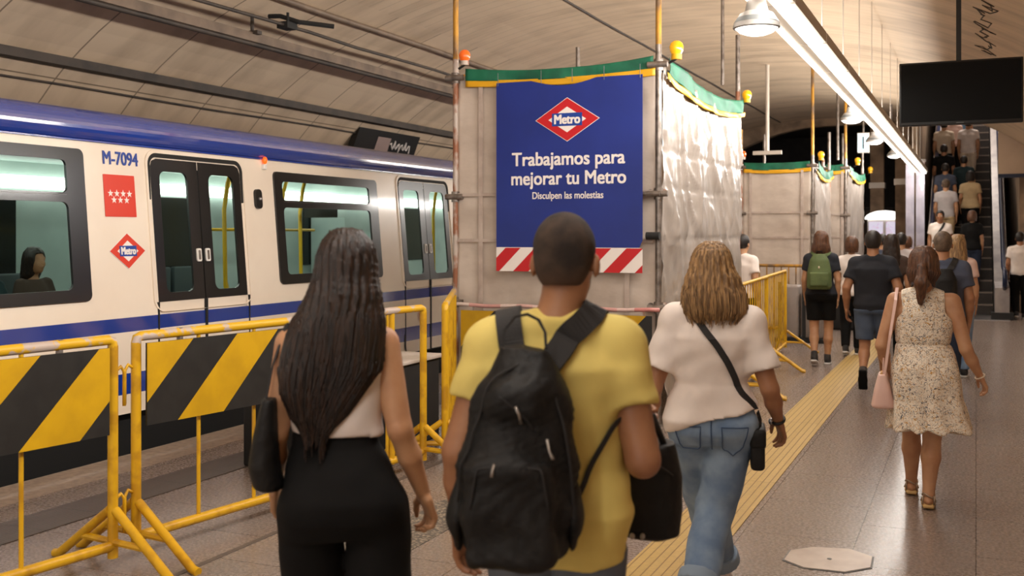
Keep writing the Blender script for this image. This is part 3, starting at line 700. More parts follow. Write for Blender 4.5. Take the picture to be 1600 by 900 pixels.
# striped boards round the foot of the near scaffold + red and white bar
def hazard_board(parent, name, p0, p1, z0, z1, th=.012, w=.30, phase=0, slope=1.0, flip=False):
    """black and yellow diagonal board standing between p0 and p1"""
    p0, p1 = Vector((*p0, 0)), Vector((*p1, 0)); L = (p1-p0).length; d = (p1-p0)/L; nrm = Vector((d.y, -d.x, 0))
    def put(V, l, zz=0): return [tuple(p0+d*p[0]+nrm*(l+p[2])+Vector((0, 0, z0+p[1]*1))) for p in V]
    h = z1-z0
    V, Fc = shape2d([[(0, 0), (L, 0), (L, h), (0, h)]], th); b = MB().add(put(V, 0), Fc).build(name, M_BLACKBOARD, parent)
    k = 0
    V2, F2 = MB(), None
    mbb = MB()
    s = phase-2*w*math.ceil((h+2*w)/(2*w))
    while s < L+.5:
        P = clip_strip(s, s+w, L, h)
        if P: V, Fc = shape2d([P], .002); mbb.add(put(V, th), Fc)
        s += 2*w
    mbb.build('yellow_stripes', M_YELBOARD, b)
    return b
hb = thing('hazard_board', 'black and yellow striped board across the foot of the near scaffold', 'hazard board', (-3.5, 8.8, .5))
hazard_board(hb, 'board', (-4.38, 8.80), (-2.55, 8.80), .45, .97, w=.36, phase=.18)
for x in (-4.3, -2.65): MB().box((x-.02, 8.82, 0), (x+.02, 8.86, 1.0)).build('post', M_RUST, hb)
M_TAPE = brickish('red_white_tape', rgb(190, 40, 36), rgb(226, 214, 204), rgb(190, 40, 36), .16, 3, 0, .5, nmix=.1, bump=0, offset=0)
tp = MB().tube([(-4.6+i*.1, 8.85, 1.015+.006*math.sin(i)) for i in range(22)], .018, 8).build('barrier_pole', M_TAPE, smooth=True)
tag(tp, 'thin red and white striped bar above the hazard board on the near scaffold', 'barrier pole')

# ------------------------------------------------------------------ barriers
def barrier(label, p0, p1, board=None, H=1.15, bars=12, group=None, mt=(M_YELW, M_YEL), feet=(1, 1), rb=.026, cat='barrier', barm=None, fin=1.0, br=.011):
    p0, p1 = Vector((*p0, 0)), Vector((*p1, 0)); L = (p1-p0).length; d = (p1-p0)/L; n = Vector((d.y, -d.x, 0))
    t = thing('crowd_barrier', label, cat, tuple((p0+p1)/2), 0, group)
    def P(s, z, o=0): return tuple(p0+d*s+n*o+Vector((0, 0, z)))
    MB().tube([P(0, H-.035), P(.006, H-.008), P(.03, H), P(L*.5, H), P(L-.03, H), P(L-.006, H-.008), P(L, H-.035)], rb, 10).build('top_rail', mt[0], t, smooth='auto')
    MB().tube([P(0, .12), P(L, .12)], rb, 10).build('bottom_rail', mt[1], t, smooth='auto')
    for s in (0, L): MB().tube([P(s, H-.03), P(s, .06)], rb, 10).build('post', mt[1], t, smooth='auto')
    for i in range(1, bars+1):
        s = L*i/(bars+1)
        MB().tube([P(s, .12), P(s, H)], br, 8).build('bar', barm or mt[1], t, smooth='auto')
    for k, s in enumerate((0.0, L)):
        if not feet[k]: continue
        for sg in (-1, 1):
            q_ = fin if sg < 0 else 1.0
            MB().tube([P(s, .30, sg*.02), P(s, .02, sg*.42*q_), P(s, .012, sg*.46*q_)], rb*.9, 10).build('foot', mt[1], t, smooth='auto')
        MB().tube([P(s, .14, -.24*fin), P(s, .14, .24)], rb*.7, 8).build('foot_brace', mt[1], t, smooth='auto')
    if board:
        sa, sb, z0, z1, w, ph = board
        q0, q1 = p0+d*sa-n*-.03, p0+d*sb-n*-.03
        hazard_board(t, 'striped_board', (q0.x, q0.y), (q1.x, q1.y), z0, z1, w=w, phase=ph)
        for s in (sa+.25, sb-.25): MB().box(tuple(Vector(P(s, z1-.03, .0))-Vector((.012, .012, 0))), tuple(Vector(P(s, z1+.06, .0))+Vector((.012, .012, 0)))).build('board_tie', M_STEEL, t)
    return t, P
tA, PA = barrier('yellow crowd barrier with striped board at the left edge of the view', (-4.28, 1.55), (-3.95, 4.03), board=(.0, 2.45, .685, 1.115, .32, .04), bars=4, mt=(M_YELW, M_YEL), feet=(0, 1))
tB, PB = barrier('yellow crowd barrier with striped board beside the long haired woman', (-3.96, 4.20), (-3.62, 6.66), board=(.035, 2.0, .69, 1.115, .32, .20), bars=5, feet=(1, 1))
MB().tube([PB(2.12, 1.13), PB(2.12, .1)], .021, 10).build('inner_post', M_YEL, tB, smooth='auto')
# hooks that couple the two barriers
for Pq, tt, s in ((PA, tA, 2.5), (PB, tB, 0)):
    for z in (.98, .34):
        MB().tube([Pq(s, z), Pq(s+(.05 if tt is tA else -.05), z+.03), Pq(s+(.07 if tt is tA else -.07), z), Pq(s+(.07 if tt is tA else -.07), z-.17)], .009, 8).build('hook', M_YEL, tt, smooth=True)
barrier('yellow crowd barrier turned towards the train at the foot of the near scaffold', (-3.57, 6.90), (-4.42, 8.72), bars=6, feet=(1, 0))
G = 'open yellow barriers right of the near scaffold'
barrier('open yellow barrier farthest along the right side of the near scaffold', (-2.36, 13.15), (-2.48, 15.3), bars=11, mt=(M_YEL, M_YEL), group=G, fin=.35, br=.007, rb=.021)
barrier('open yellow barrier in the middle of the row beside the near scaffold', (-2.22, 10.9), (-2.34, 13.05), bars=11, mt=(M_YEL, M_YEL), group=G, fin=.35, br=.007, rb=.021)
barrier('open yellow barrier nearest to the blonde woman in the white shirt', (-2.08, 8.65), (-2.20, 10.8), bars=11, mt=(M_YEL, M_YEL), group=G, fin=.35, br=.007, rb=.021)
barrier('far orange yellow barrier standing across in front of the middle scaffold', (-3.9, 17.8), (-2.35, 17.75), bars=12, mt=(M_BRASSY, M_BRASSY))
# work items behind the barriers
cr = thing('equipment_crate', 'black crate with a pale top behind the yellow barrier by the train', 'crate', (-4.35, 7.35, 0))
MB().bbox((-4.75, 7.0, 0), (-4.06, 7.75, .66), .015).build('body', M_BLACKR, cr, smooth='auto')
MB().bbox((-4.78, 6.97, .66), (-4.03, 7.78, .69), .008).build('lid', mat('pale_board', rgb(206, 194, 184), .6, col2=rgb(180, 166, 150), nscale=4), cr, smooth='auto')
MB().box((-4.5, 6.99, .1), (-4.47, 7.0, .55)).build('latch_strap', M_STEEL, cr)
bk = thing('black_case', 'tall black case between the crate and the train under the barrier rail', 'case', (-4.6, 6.5, 0))
MB().bbox((-4.85, 6.2, 0), (-4.35, 6.75, .60), .02).build('shell', M_BLACKR, bk, smooth='auto')
MB().tube([(-4.7, 6.45, .6), (-4.7, 6.45, .66), (-4.5, 6.45, .66), (-4.5, 6.45, .6)], .012, 8).build('handle', M_BLACK, bk, smooth=True)
cs = thing('grey_container', 'grey strapped container behind the woman with the green backpack', 'container', (-3.05, 16.3, 0))
gx, gy = W(1255, 16.4)
for k, dx in enumerate((-.2, .16)):
    MB().bbox((gx+dx-.15, gy-.15, .06), (gx+dx+.15, gy+.25, .88), .04).build('tank', mat('grey_tank_%d' % k, rgb(140, 128, 120), .5, col2=rgb(120, 108, 100), nscale=3), cs, smooth='auto')
    MB().box((gx+dx-.155, gy-.16, .04), (gx+dx-.10, gy-.148, .93)).build('strap', M_BLACKR, cs)
MB().box((gx-.4, gy-.2, .0), (gx+.4, gy+.3, .06)).build('pallet', M_BLACKR, cs)
gx, gy = W(1326, 18.5)
ds = thing('covered_equipment', 'low dark equipment with a yellow panel beside the farthest scaffold', 'equipment', (gx, gy, 0))
MB().bbox((gx-.28, gy-.2, 0), (gx+.38, gy+.35, .42), .05).build('cover', M_BLACKR, ds, smooth='auto')
Mq = Matrix.Translation((gx-.05, gy-.24, .62)) @ Matrix.Rotation(math.radians(-35), 4, 'Y')
MB().box((-.22, -.01, -.09), (.22, .01, .09), Mq).build('yellow_panel', M_YELBOARD, ds)

# ------------------------------------------------------------------ far end: hanging rods, lit sign, lit panels, columns
hg = thing('hanging_tube_lamp', 'unlit tube lamp hanging on two rods above the middle scaffold', 'lamp', (0, 0, 0))
hx, hy = W(1199, 19.5); hz = EYE+(365-240)/F_PX*19.5; hg.location = (hx, hy, hz)
MB().box((hx-.26, hy-.04, hz-.02), (hx+.26, hy+.04, hz+.05)).build('tube_housing', M_LHOUSE, hg)
MB().tube([(hx, hy, hz+.04), (hx, hy, vault(hx))], .035, 8).build('rod', M_LHOUSE, hg, smooth='auto')
def lone_rod(px, pyb, Z, label, m=M_LHOUSE, r=.03):
    x, y = W(px, Z); o = MB().tube([(x, y, EYE+(365-pyb)/F_PX*Z), (x, y, vault(x)+.02)], r, 8).build('hanging_rod', m, smooth='auto'); tag(o, label, 'rod')
lone_rod(1129, 133, 13.2, 'thin dark rod hanging from the vault just behind the near scaffold', M_STEEL, .022)
lone_rod(1309, 250, 22, 'dark rod from the vault above the gap between the two far scaffolds', M_STEEL, .028)
lone_rod(1392, 232, 24, 'pale rod beside the farthest dome lamp', M_STEEL, .03)
x, y = W(1349, 22.0)
lt = thing('lit_sign', 'small pale blue lit sign hanging over the farthest scaffold', 'sign', (x, y, 3.3))
MB().bbox((x-.12, y-.03, 3.36), (x+.12, y+.03, 3.78), .01).build('casing', M_LHOUSE, lt)
MB().box((x-.105, y-.034, 3.38), (x+.105, y-.031, 3.76)).build('lit_face', mat('pale_blue_glow', rgb(190, 225, 240), .4, emit=rgb(180, 225, 245), estr=2.2), lt)
MB().box((x-.02, y-.037, 3.44), (x+.02, y-.034, 3.70)).build('pictogram', M_GREY, lt)
MB().tube([(x+.0, y, 3.78), (x, y, vault(x))], .02, 8).build('rod', M_STEEL, lt)
kx, ky = W(1382, 27)
kk = thing('lit_kiosk', 'white kiosk with a curved top and two lit posters at the far end', 'kiosk', (kx, ky, 0))
MB().bbox((kx-.42, ky, 0), (kx+.42, ky+.5, 2.05), .03).build('cabinet', M_WHITE, kk, smooth='auto')
mb = MB(); 
for i in range(12):
    a0, a1 = PI*i/12, PI*(i+1)/12; mb.cur = 1 if 4 <= i <= 6 else 0
    mb.quad((kx-.48*math.cos(a0), ky-.04, 2.05+.22*math.sin(a0)), (kx-.48*math.cos(a1), ky-.04, 2.05+.22*math.sin(a1)), (kx-.48*math.cos(a1), ky+.5, 2.05+.22*math.sin(a1)), (kx-.48*math.cos(a0), ky+.5, 2.05+.22*math.sin(a0)))
V, Fc = shape2d([[(-.48*math.cos(PI*i/16), .22*math.sin(PI*i/16)) for i in range(17)]], .03); mb.cur = 0; mb.add([(kx+p[0], ky-.04+p[2], 2.05+p[1]) for p in V], Fc)
mb.build('curved_top', [mat('kiosk_glow', (1, 1, 1), .4, emit=(1, .95, .9), estr=2.0), M_BLUEP], kk)
M_POST = mat('lit_poster', rgb(200, 190, 205), .4, col2=rgb(170, 60, 50), nscale=5, lo=.52, hi=.62, emit=rgb(200, 195, 215), estr=.9)
for dx in (-.21, .21): MB().box((kx+dx-.17, ky-.02, 1.15), (kx+dx+.17, ky-.005, 1.98)).build('poster', M_POST, kk)
for i, (px, Z, r, lb) in enumerate(((1371, 28.5, .17, 'square pale column left of the escalator cladding'), (1410, 26.5, .16, 'brown column next to the steel escalator frame'))):
    x, y = W(px, Z); c = thing('column', lb, 'column', (x, y, 0))
    MB().box((x-r, y-r, 0), (x+r, y+r, vault(x) if y < 29.4 else 4.6)).build('shaft', M_CONC, c)
    MB().box((x-r-.03, y-r-.03, 2.9), (x+r+.03, y+r+.03, 3.05)).build('capital', M_LHOUSE, c)
# dark shapes in the hall behind the opening
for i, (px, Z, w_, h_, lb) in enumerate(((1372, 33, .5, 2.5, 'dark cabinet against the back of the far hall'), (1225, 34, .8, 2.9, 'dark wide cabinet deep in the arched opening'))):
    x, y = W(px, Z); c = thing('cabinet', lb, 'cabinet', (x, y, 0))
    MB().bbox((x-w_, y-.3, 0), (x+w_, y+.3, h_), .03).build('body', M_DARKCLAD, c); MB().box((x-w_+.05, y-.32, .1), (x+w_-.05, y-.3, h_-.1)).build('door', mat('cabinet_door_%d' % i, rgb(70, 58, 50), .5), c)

gf = MB(); rg = random.Random(4); gp = []
for i in range(13):
    y = 11.7+i*.26; x = .10+.05*math.sin(i*2.2)
    pts = [(x+.09*math.cos(a+i)*(1-.1*j), y+.07*math.sin(a*1.7+i), vault(x+.09*math.cos(a+i)*(1-.1*j))-.004) for j, a in enumerate([rg.uniform(0, 6) for _ in range(4)])]
    gp += pts
gf.tube(gp, .008, 5)
tag(gf.build('graffiti_scrawl', M_PIPE), 'dark scrawl running along the vault above the black screen', 'graffiti')
# manhole cover
mx, my = W(1296, 2772/510)
mh = thing('floor_hatch', 'pale octagonal steel hatch cover set in the floor at the bottom right', 'hatch', (mx, my, 0))
def pxf(px, py): Z = F_PX*EYE/(py-365); return W(px, Z)
hp = [pxf(*p) for p in ((1225, 876), (1236, 861), (1270, 856), (1328, 859), (1363, 871), (1360, 888), (1320, 895), (1256, 888))]
hp = [(p[0]-mx, p[1]-my) for p in hp]
V, Fc = shape2d([hp[::-1]], .006); MB().add([(mx+p[0], my+p[1], p[2]) for p in V], Fc).build('plate', mat('pale_hatch_steel', rgb(196, 182, 170), .38, .15, col2=rgb(176, 160, 148), nscale=8), mh)
V, Fc = shape2d([[(a*1.045, b*1.045) for a, b in hp[::-1]], [(a, b) for a, b in hp[::-1]]], .003); MB().add([(mx+p[0], my+p[1], p[2]) for p in V], Fc).build('rim', M_GREY, mh)
V, Fc = shape2d([[(.012*math.cos(a), .012*math.sin(a)) for a in [i*PI/4 for i in range(8)]]], .002); MB().add([(mx+p[0], my+p[1], .006+p[2]) for p in V], Fc).build('key_hole', M_GREY, mh)

# ------------------------------------------------------------------ escalator
YB, RISE = 23.6, math.tan(math.radians(30)); TOPY = 38.0
M_STEPS = mat('dark_step_metal', rgb(58, 52, 48), .45, .4, col2=rgb(44, 40, 38), nscale=12, stretch=(20, 1, 1))
M_BALU = mat('dull_steel_cladding', rgb(170, 162, 158), .35, .35, col2=rgb(140, 134, 132), nscale=3)
M_NOSE = mat('step_nosing', rgb(120, 108, 98), .4, .4)
esc = thing('escalator', 'steel escalator climbing from the platform through the opening at the end', 'escalator', (-.2, YB, 0))
for i in range(36):
    y = YB+.1+i*.40; z = max(0, (i-0)*.231)
    s = MB().box((ESX0+.28, y, z-.35 if i else .0), (ESX1-.28, y+.42, z+.231 if i else .231)).build('step', M_STEPS, esc)
    MB().box((ESX0+.28, y-.006, z+.205), (ESX1-.28, y+.03, z+.236)).build('nosing', M_NOSE, s)
MB().box((ESX0, YB-1.2, 0), (ESX1, YB+.1, .012)).build('landing_plate', M_CHROME, esc)
def slope_pts(h, ya=YB-.5):
    return [(ya-.35, h*.0+h-.0), (YB+.2, h), (TOPY, h+(TOPY-YB-.2)*RISE)]
for sx, xc in ((-1, ESX0+.13), (1, ESX1-.13)):
    # inner and outer metal cladding with the broad steel deck, black-blue handrail above
    prof2 = [(YB-.9, 0), (YB-.9, .62), (YB+.1, .70), (TOPY, .70+(TOPY-YB-.1)*RISE), (TOPY, (TOPY-YB-.1)*RISE-.6), (YB+.9, 0)]
    V, Fc = shape2d([prof2], .26); MB().add([(xc-.13+p[2], p[0], p[1]) for p in V], Fc).build('balustrade', M_BALU, esc)
    pr = [(YB-1.0, .62), (YB-1.22, .70), (YB-1.26, .84), (YB-1.12, .95), (YB-.8, .97), (YB, .99), (TOPY, .99+(TOPY-YB)*RISE)]
    xh = xc+sx*.04
    V, Fc = shape2d([[(a, b) for a, b in pr]+[(TOPY, .68+(TOPY-YB)*RISE), (YB+.1, .68), (YB-.9, .60)]], .03); MB().add([(xh-.015+p[2], p[0], p[1]) for p in V], Fc).build('glass_panel', mat('escalator_panel', rgb(170, 166, 176), .15, .6), esc)
    MB().tube([(xh, a, b) for a, b in pr], .045, 10).build('handrail', mat('handrail_rubber', rgb(22, 34, 66), .3), esc, smooth=True)
    MB().box((xc-.2, YB-1.0, 0), (xc+.2, YB-.7, .14)).build('skirt_foot', M_BLACK, esc)
# steel frame and mirror posts left of the escalator
for px, Z, lb in ((1422, 24.2, 'tall polished steel post left of the escalator'), (1438, 23.9, 'second steel post hard against the escalator side')):
    x, y = W(px, Z); c = thing('steel_post', lb, 'post', (x, y, 0))
    MB().box((x-.09, y-.06, 0), (x+.09, y+.06, 3.3)).build('shaft', mat('mirror_steel', rgb(206, 200, 214), .2, .75, col2=rgb(160, 156, 170), nscale=2), c); MB().box((x-.12, y-.09, 3.3), (x+.12, y+.09, 3.36)).build('cap', M_CHROME, c)
area('well_light', (-.2, 30, 7.2), 1.2, 3.5, 170, (1, .9, .82), (math.radians(25), 0, 0))
area('hall_light', (-4.5, 33, 4.9), 1.5, 1.5, 12, WARM)
area('passage_light', (1.4, 28, 2.7), .8, 2, 14, (1, .8, .62))
MB().box((-1.3, 24.8, 0), (-1.22, 24.9, .1)).build('baseboard_well', M_CONC)['kind'] = 'structure'
V = [(-1.4, 24.9, 5.1), (1.0, 24.9, 5.1), (1.0, 40, 14), (-1.4, 40, 14)]
MB().quad(*V).build('ceiling_well', M_CONC)['kind'] = 'structure'
MB().box((-1.4, 40, 8), (1.1, 40.2, 14)).build('wall_top', M_DARKCLAD)['kind'] = 'structure'
MB().box((ESX1+.24, 25, 9), (ESX1+.4, 40, 14)).build('wall_well_upper', M_WALLW)['kind'] = 'structure'
# ================================================================== people: signed-distance modelling in numpy
def smin(a, b, k):
    if k <= 0: return np.minimum(a, b)
    h = np.clip(.5+.5*(b-a)/k, 0, 1); return b*(1-h)+a*h-k*h*(1-h)
class Prim:
    def __init__(s, f, lo, hi, op='u', k=.02): s.f, s.lo, s.hi, s.op, s.k = f, lo, hi, op, k
def cone(a, b, r1, r2, k=.02, op='u', flat=False, sq=(1, 1, 1)):
    a = np.array(a, float); b = np.array(b, float); ba = b-a; L2 = max(1e-9, (ba*ba).sum()); L = math.sqrt(L2)
    def f(X, Y, Z):
        px, py, pz = X-a[0], Y-a[1], Z-a[2]
        t = np.clip((px*ba[0]+py*ba[1]+pz*ba[2])/L2, 0, 1)
        qx, qy, qz = (px-t*ba[0])/sq[0], (py-t*ba[1])/sq[1], (pz-t*ba[2])/sq[2]
        d = np.sqrt(qx*qx+qy*qy+qz*qz)-(r1+(r2-r1)*t)
        if flat: d = np.maximum(d, ((X-b[0])*ba[0]+(Y-b[1])*ba[1]+(Z-b[2])*ba[2])/L)
        return d
    r = max(r1, r2)*max(1, *sq)
    return Prim(f, np.minimum(a, b)-r, np.maximum(a, b)+r, op, k)
def ell(c, r, k=.02, op='u', rot=None):
    c = np.array(c, float); r = np.array(r, float); R = np.array(rot.to_3x3().transposed()) if rot is not None else None
    def f(X, Y, Z):
        x, y, z = X-c[0], Y-c[1], Z-c[2]
        if R is not None: x, y, z = R[0, 0]*x+R[0, 1]*y+R[0, 2]*z, R[1, 0]*x+R[1, 1]*y+R[1, 2]*z, R[2, 0]*x+R[2, 1]*y+R[2, 2]*z
        k0 = np.sqrt((x/r[0])**2+(y/r[1])**2+(z/r[2])**2); k1 = np.sqrt((x/r[0]**2)**2+(y/r[1]**2)**2+(z/r[2]**2)**2)+1e-9
        return k0*(k0-1)/k1
    m = r.max() if R is not None else r
    return Prim(f, c-m, c+m, op, k)
def rbox(c, h, rad, k=.01, op='u', rot=None):
    c = np.array(c, float); R = np.array(rot.to_3x3().transposed()) if rot is not None else None
    def f(X, Y, Z):
        x, y, z = X-c[0], Y-c[1], Z-c[2]
        if R is not None: x, y, z = R[0, 0]*x+R[0, 1]*y+R[0, 2]*z, R[1, 0]*x+R[1, 1]*y+R[1, 2]*z, R[2, 0]*x+R[2, 1]*y+R[2, 2]*z
        qx, qy, qz = np.abs(x)-h[0]+rad, np.abs(y)-h[1]+rad, np.abs(z)-h[2]+rad
        return np.sqrt(np.maximum(qx, 0)**2+np.maximum(qy, 0)**2+np.maximum(qz, 0)**2)+np.minimum(np.maximum(qx, np.maximum(qy, qz)), 0)-rad
    m = math.sqrt(sum(v*v for v in h)) if R is not None else np.array(h)
    return Prim(f, c-m, c+m, op, k)
def loft(secs, k=.03, op='u', e=2.3, grow=0.0):
    """secs: (z, cx, cy, rx, ry) from bottom to top, elliptical sections"""
    S = np.array(sorted(secs), float); S[:, 3] += grow; S[:, 4] += grow
    def f(X, Y, Z):
        zz = np.clip(Z, S[0, 0], S[-1, 0]); g = [np.interp(zz, S[:, 0], S[:, i]) for i in range(1, 5)]
        x, y = X-g[0], Y-g[1]
        q = ((np.abs(x)/g[2])**e+(np.abs(y)/g[3])**e)**(1/e)
        d = (q-1)*np.minimum(g[2], g[3])
        return np.maximum(d, np.maximum(S[0, 0]-Z, Z-S[-1, 0]))
    return Prim(f, np.array([(S[:, 1]-S[:, 3]).min(), (S[:, 2]-S[:, 4]).min(), S[0, 0]]), np.array([(S[:, 1]+S[:, 3]).max(), (S[:, 2]+S[:, 4]).max(), S[-1, 0]]), op, k)
def half(f, op='i'): return Prim(f, None, None, op, 0)
class Field:
    def __init__(s, prims, disp=None): s.p = prims; s.disp = disp
    def at(s, P):
        X, Y, Z = P[:, 0], P[:, 1], P[:, 2]; D = np.full(X.shape, .3)
        for p in s.p:
            v = p.f(X, Y, Z); D = smin(D, v, p.k) if p.op == 'u' else (np.maximum(D, -v) if p.op == 's' else np.maximum(D, v))
        return D
    def snap(s, P, off=.004, it=6):
        P = np.array(P, float); e = 1e-3
        for _ in range(it):
            d = s.at(P); g = np.stack([(s.at(P+np.eye(3)[i]*e)-s.at(P-np.eye(3)[i]*e))/(2*e) for i in range(3)], 1)
            n = g/(np.linalg.norm(g, axis=1, keepdims=True)+1e-9); P = P-n*(d-off)[:, None]
        return P, n
    def mesh(s, h, lo=None, hi=None):
        us = [p for p in s.p if p.op == 'u']
        if lo is None: lo = np.min([p.lo for p in us], 0)-.02; hi = np.max([p.hi for p in us], 0)+.02
        ax = [np.arange(lo[i]-h, hi[i]+2*h, h) for i in range(3)]
        X, Y, Z = ax[0][:, None, None], ax[1][None, :, None], ax[2][None, None, :]
        D = np.full((len(ax[0]), len(ax[1]), len(ax[2])), .1); mg = .045
        for p in s.p:
            if p.lo is None:
                v = np.broadcast_to(p.f(X, Y, Z), D.shape); D = np.maximum(D, v) if p.op == 'i' else np.maximum(D, -v); continue
            i0 = [max(0, np.searchsorted(ax[i], p.lo[i]-mg)) for i in range(3)]; i1 = [min(len(ax[i]), np.searchsorted(ax[i], p.hi[i]+mg)) for i in range(3)]
            if any(a >= b for a, b in zip(i0, i1)): continue
            sl = tuple(slice(a, b) for a, b in zip(i0, i1))
            v = p.f(X[i0[0]:i1[0]], Y[:, i0[1]:i1[1]], Z[:, :, i0[2]:i1[2]])
            D[sl] = smin(D[sl], v, p.k) if p.op == 'u' else np.maximum(D[sl], -v)
        if s.disp is not None: D = D+s.disp(X, Y, Z)
        return nets(D, ax, h)
def nets(D, ax, h):
    ins = D < 0; c = ins[:-1, :-1, :-1].astype(np.int8); tot = np.zeros(c.shape, np.int8)
    nx, ny, nz = D.shape
    def cs(di, dj, dk, A): return A[di:nx-1+di, dj:ny-1+dj, dk:nz-1+dk]
    for di in (0, 1):
        for dj in (0, 1):
            for dk in (0, 1): tot += cs(di, dj, dk, ins)
    act = (tot > 0) & (tot < 8); I, J, K = np.nonzero(act)
    idx = -np.ones(act.shape, np.int64); idx[I, J, K] = np.arange(len(I))
    acc = np.zeros((len(I), 3)); cnt = np.zeros(len(I))
    cor = [(a, b, c_) for a in (0, 1) for b in (0, 1) for c_ in (0, 1)]
    for p in cor:
        for ax_ in range(3):
            if p[ax_]: continue
            q = list(p); q[ax_] = 1
            va = D[I+p[0], J+p[1], K+p[2]]; vb = D[I+q[0], J+q[1], K+q[2]]
            m = (va < 0) != (vb < 0); t = np.where(m, va/np.where(m, va-vb, 1), 0)
            pos = np.array(p, float)[None, :].repeat(len(I), 0); pos[:, ax_] += t
            acc += pos*m[:, None]; cnt += m
    V = (acc/cnt[:, None]+np.stack([I, J, K], 1))*h+np.array([ax[0][0], ax[1][0], ax[2][0]])
    Fs = []
    for a in range(3):
        b, c_ = (a+1) % 3, (a+2) % 3
        s0 = [slice(None)]*3; s1 = [slice(None)]*3; s0[a] = slice(0, -1); s1[a] = slice(1, None)
        A0, A1 = ins[tuple(s0)], ins[tuple(s1)]; ch = A0 != A1
        E = np.stack(np.nonzero(ch), 1)
        ok = (E[:, b] >= 1) & (E[:, c_] >= 1) & (E[:, b] < D.shape[b]-1) & (E[:, c_] < D.shape[c_]-1); E = E[ok]
        sg = A0[E[:, 0], E[:, 1], E[:, 2]]
        def q(db, dc):
            T = E.copy(); T[:, b] -= db; T[:, c_] -= dc; return idx[T[:, 0], T[:, 1], T[:, 2]]
        Q = np.stack([q(0, 0), q(1, 0), q(1, 1), q(0, 1)], 1); Q[~sg] = Q[~sg][:, ::-1]; Fs.append(Q)
    Fq = np.concatenate(Fs); Fq = Fq[(Fq >= 0).all(1)]
    return V, Fq
def relax(V, Fq, n=1, w=.5):
    if n == 0: return V
    E = np.concatenate([Fq[:, [0, 1]], Fq[:, [1, 2]], Fq[:, [2, 3]], Fq[:, [3, 0]]]); 
    for _ in range(n):
        S = np.zeros_like(V); C = np.zeros(len(V)); np.add.at(S, E[:, 0], V[E[:, 1]]); np.add.at(C, E[:, 0], 1)
        np.add.at(S, E[:, 1], V[E[:, 0]]); np.add.at(C, E[:, 1], 1)
        V = V*(1-w)+w*S/np.maximum(C, 1)[:, None]
    return V
OFFS = {}
def np_mesh(name, parts, m, parent, scale=1.0, smooth=True):
    """parts: list of (V, F) numpy in person space -> one mesh object under parent"""
    Vs, Fl, n = [], [], 0
    off = np.zeros(3); q = parent
    while q is not None:
        if q.name in OFFS: off = OFFS[q.name]; break
        q = q.parent
    for V, Fq in parts: Vs.append(np.asarray(V, float)*scale); Fl += [tuple(int(i)+n for i in f) for f in Fq]; n += len(V)
    V = np.concatenate(Vs); me = bpy.data.meshes.new(name); me.from_pydata((V-off).tolist(), [], Fl); me.materials.append(m)
    if smooth: me.polygons.foreach_set('use_smooth', [True]*len(me.polygons))
    me.update(); o = bpy.data.objects.new(name, me); COL.objects.link(o); o.parent = parent; return o
def mb_np(mb): return (np.array(mb.v, float), mb.f)
def wrinkle(amp, fx=14, fy=10, fz=9, seed=0.0, diag=.6, z0=None, z1=None):
    def f(X, Y, Z):
        a = np.sin(fx*(X+diag*Z)+2.1*np.sin(fz*Z+1.3*seed)+seed)+.6*np.sin(fx*1.9*(X-.7*Z)+1.7*np.sin(fy*Y+seed*2)+seed*3)+.5*np.sin(fz*3.1*Z+2*np.sin(fx*.6*X+seed)+5*Y)
        w = 1.0
        if z0 is not None: w = np.clip((z1-Z)/(z1-z0), 0, 1)
        return amp*a*w*.6
    return f

# ---- hand, wrist at the origin, fingers down -z, palm looking to -x (right hand hanging)
def hand_mesh(curl, h=.0042, grip=False):
    P = [rbox((0, .0, -.048), (.0125, .040, .047), .011, .012), cone((0, 0, .03), (0, 0, -.02), .026, .024, .02, sq=(.8, 1.1, 1))]
    L = (.074, .083, .077, .060)
    for i, y in enumerate((.030, .010, -.011, -.031)):
        p = np.array([0, y, -.088-(.004 if i in (1, 2) else 0)]); a = 0.0
        for j, fr in enumerate((.45, .31, .24)):
            a += curl*(.55 if j == 0 else .75)*(1+.12*i)
            d = np.array([-math.sin(a), (y*.6 if j == 0 else 0), -math.cos(a)]); d /= np.linalg.norm(d)
            q = p+d*L[i]*fr; P.append(cone(p, q, .0098-.0009*j, .0090-.0009*j, .004)); p = q
    t = [np.array(v) for v in ((-.004, .030, -.022), (-.018, .052, -.050), (-.026, .058, -.078), (-.034, .054, -.100))]
    for j in range(3): P.append(cone(t[j], t[j+1], .0135-.0018*j, .0115-.0018*j, .008))
    V, Fq = Field(P).mesh(h); return relax(V, Fq, 1, .3), Fq
HANDS = {}
def get_hand(c, h): 
    if (c, h) not in HANDS: HANDS[(c, h)] = hand_mesh(c, h)
    return HANDS[(c, h)]
def place_hand(Wp, E, side, roll=0.0, curl=.55, h=.0042, size=1.0, bend=0.0):
    V, Fq = get_hand(curl, h)
    V = V.copy()*size
    if side < 0: V[:, 0] *= -1; Fq = Fq[:, ::-1]
    Wp = np.array(Wp, float); d = Wp-np.array(E, float); d /= np.linalg.norm(d)
    z = Vector((-d[0], -d[1], -d[2]+bend)).normalized(); y0 = Vector((math.sin(roll)*side*-1, math.cos(roll), 0)); x = y0.cross(z).normalized(); y = z.cross(x)
    R = np.array([[x.x, y.x, z.x], [x.y, y.y, z.y], [x.z, y.z, z.z]])
    return V@R.T+Wp, Fq

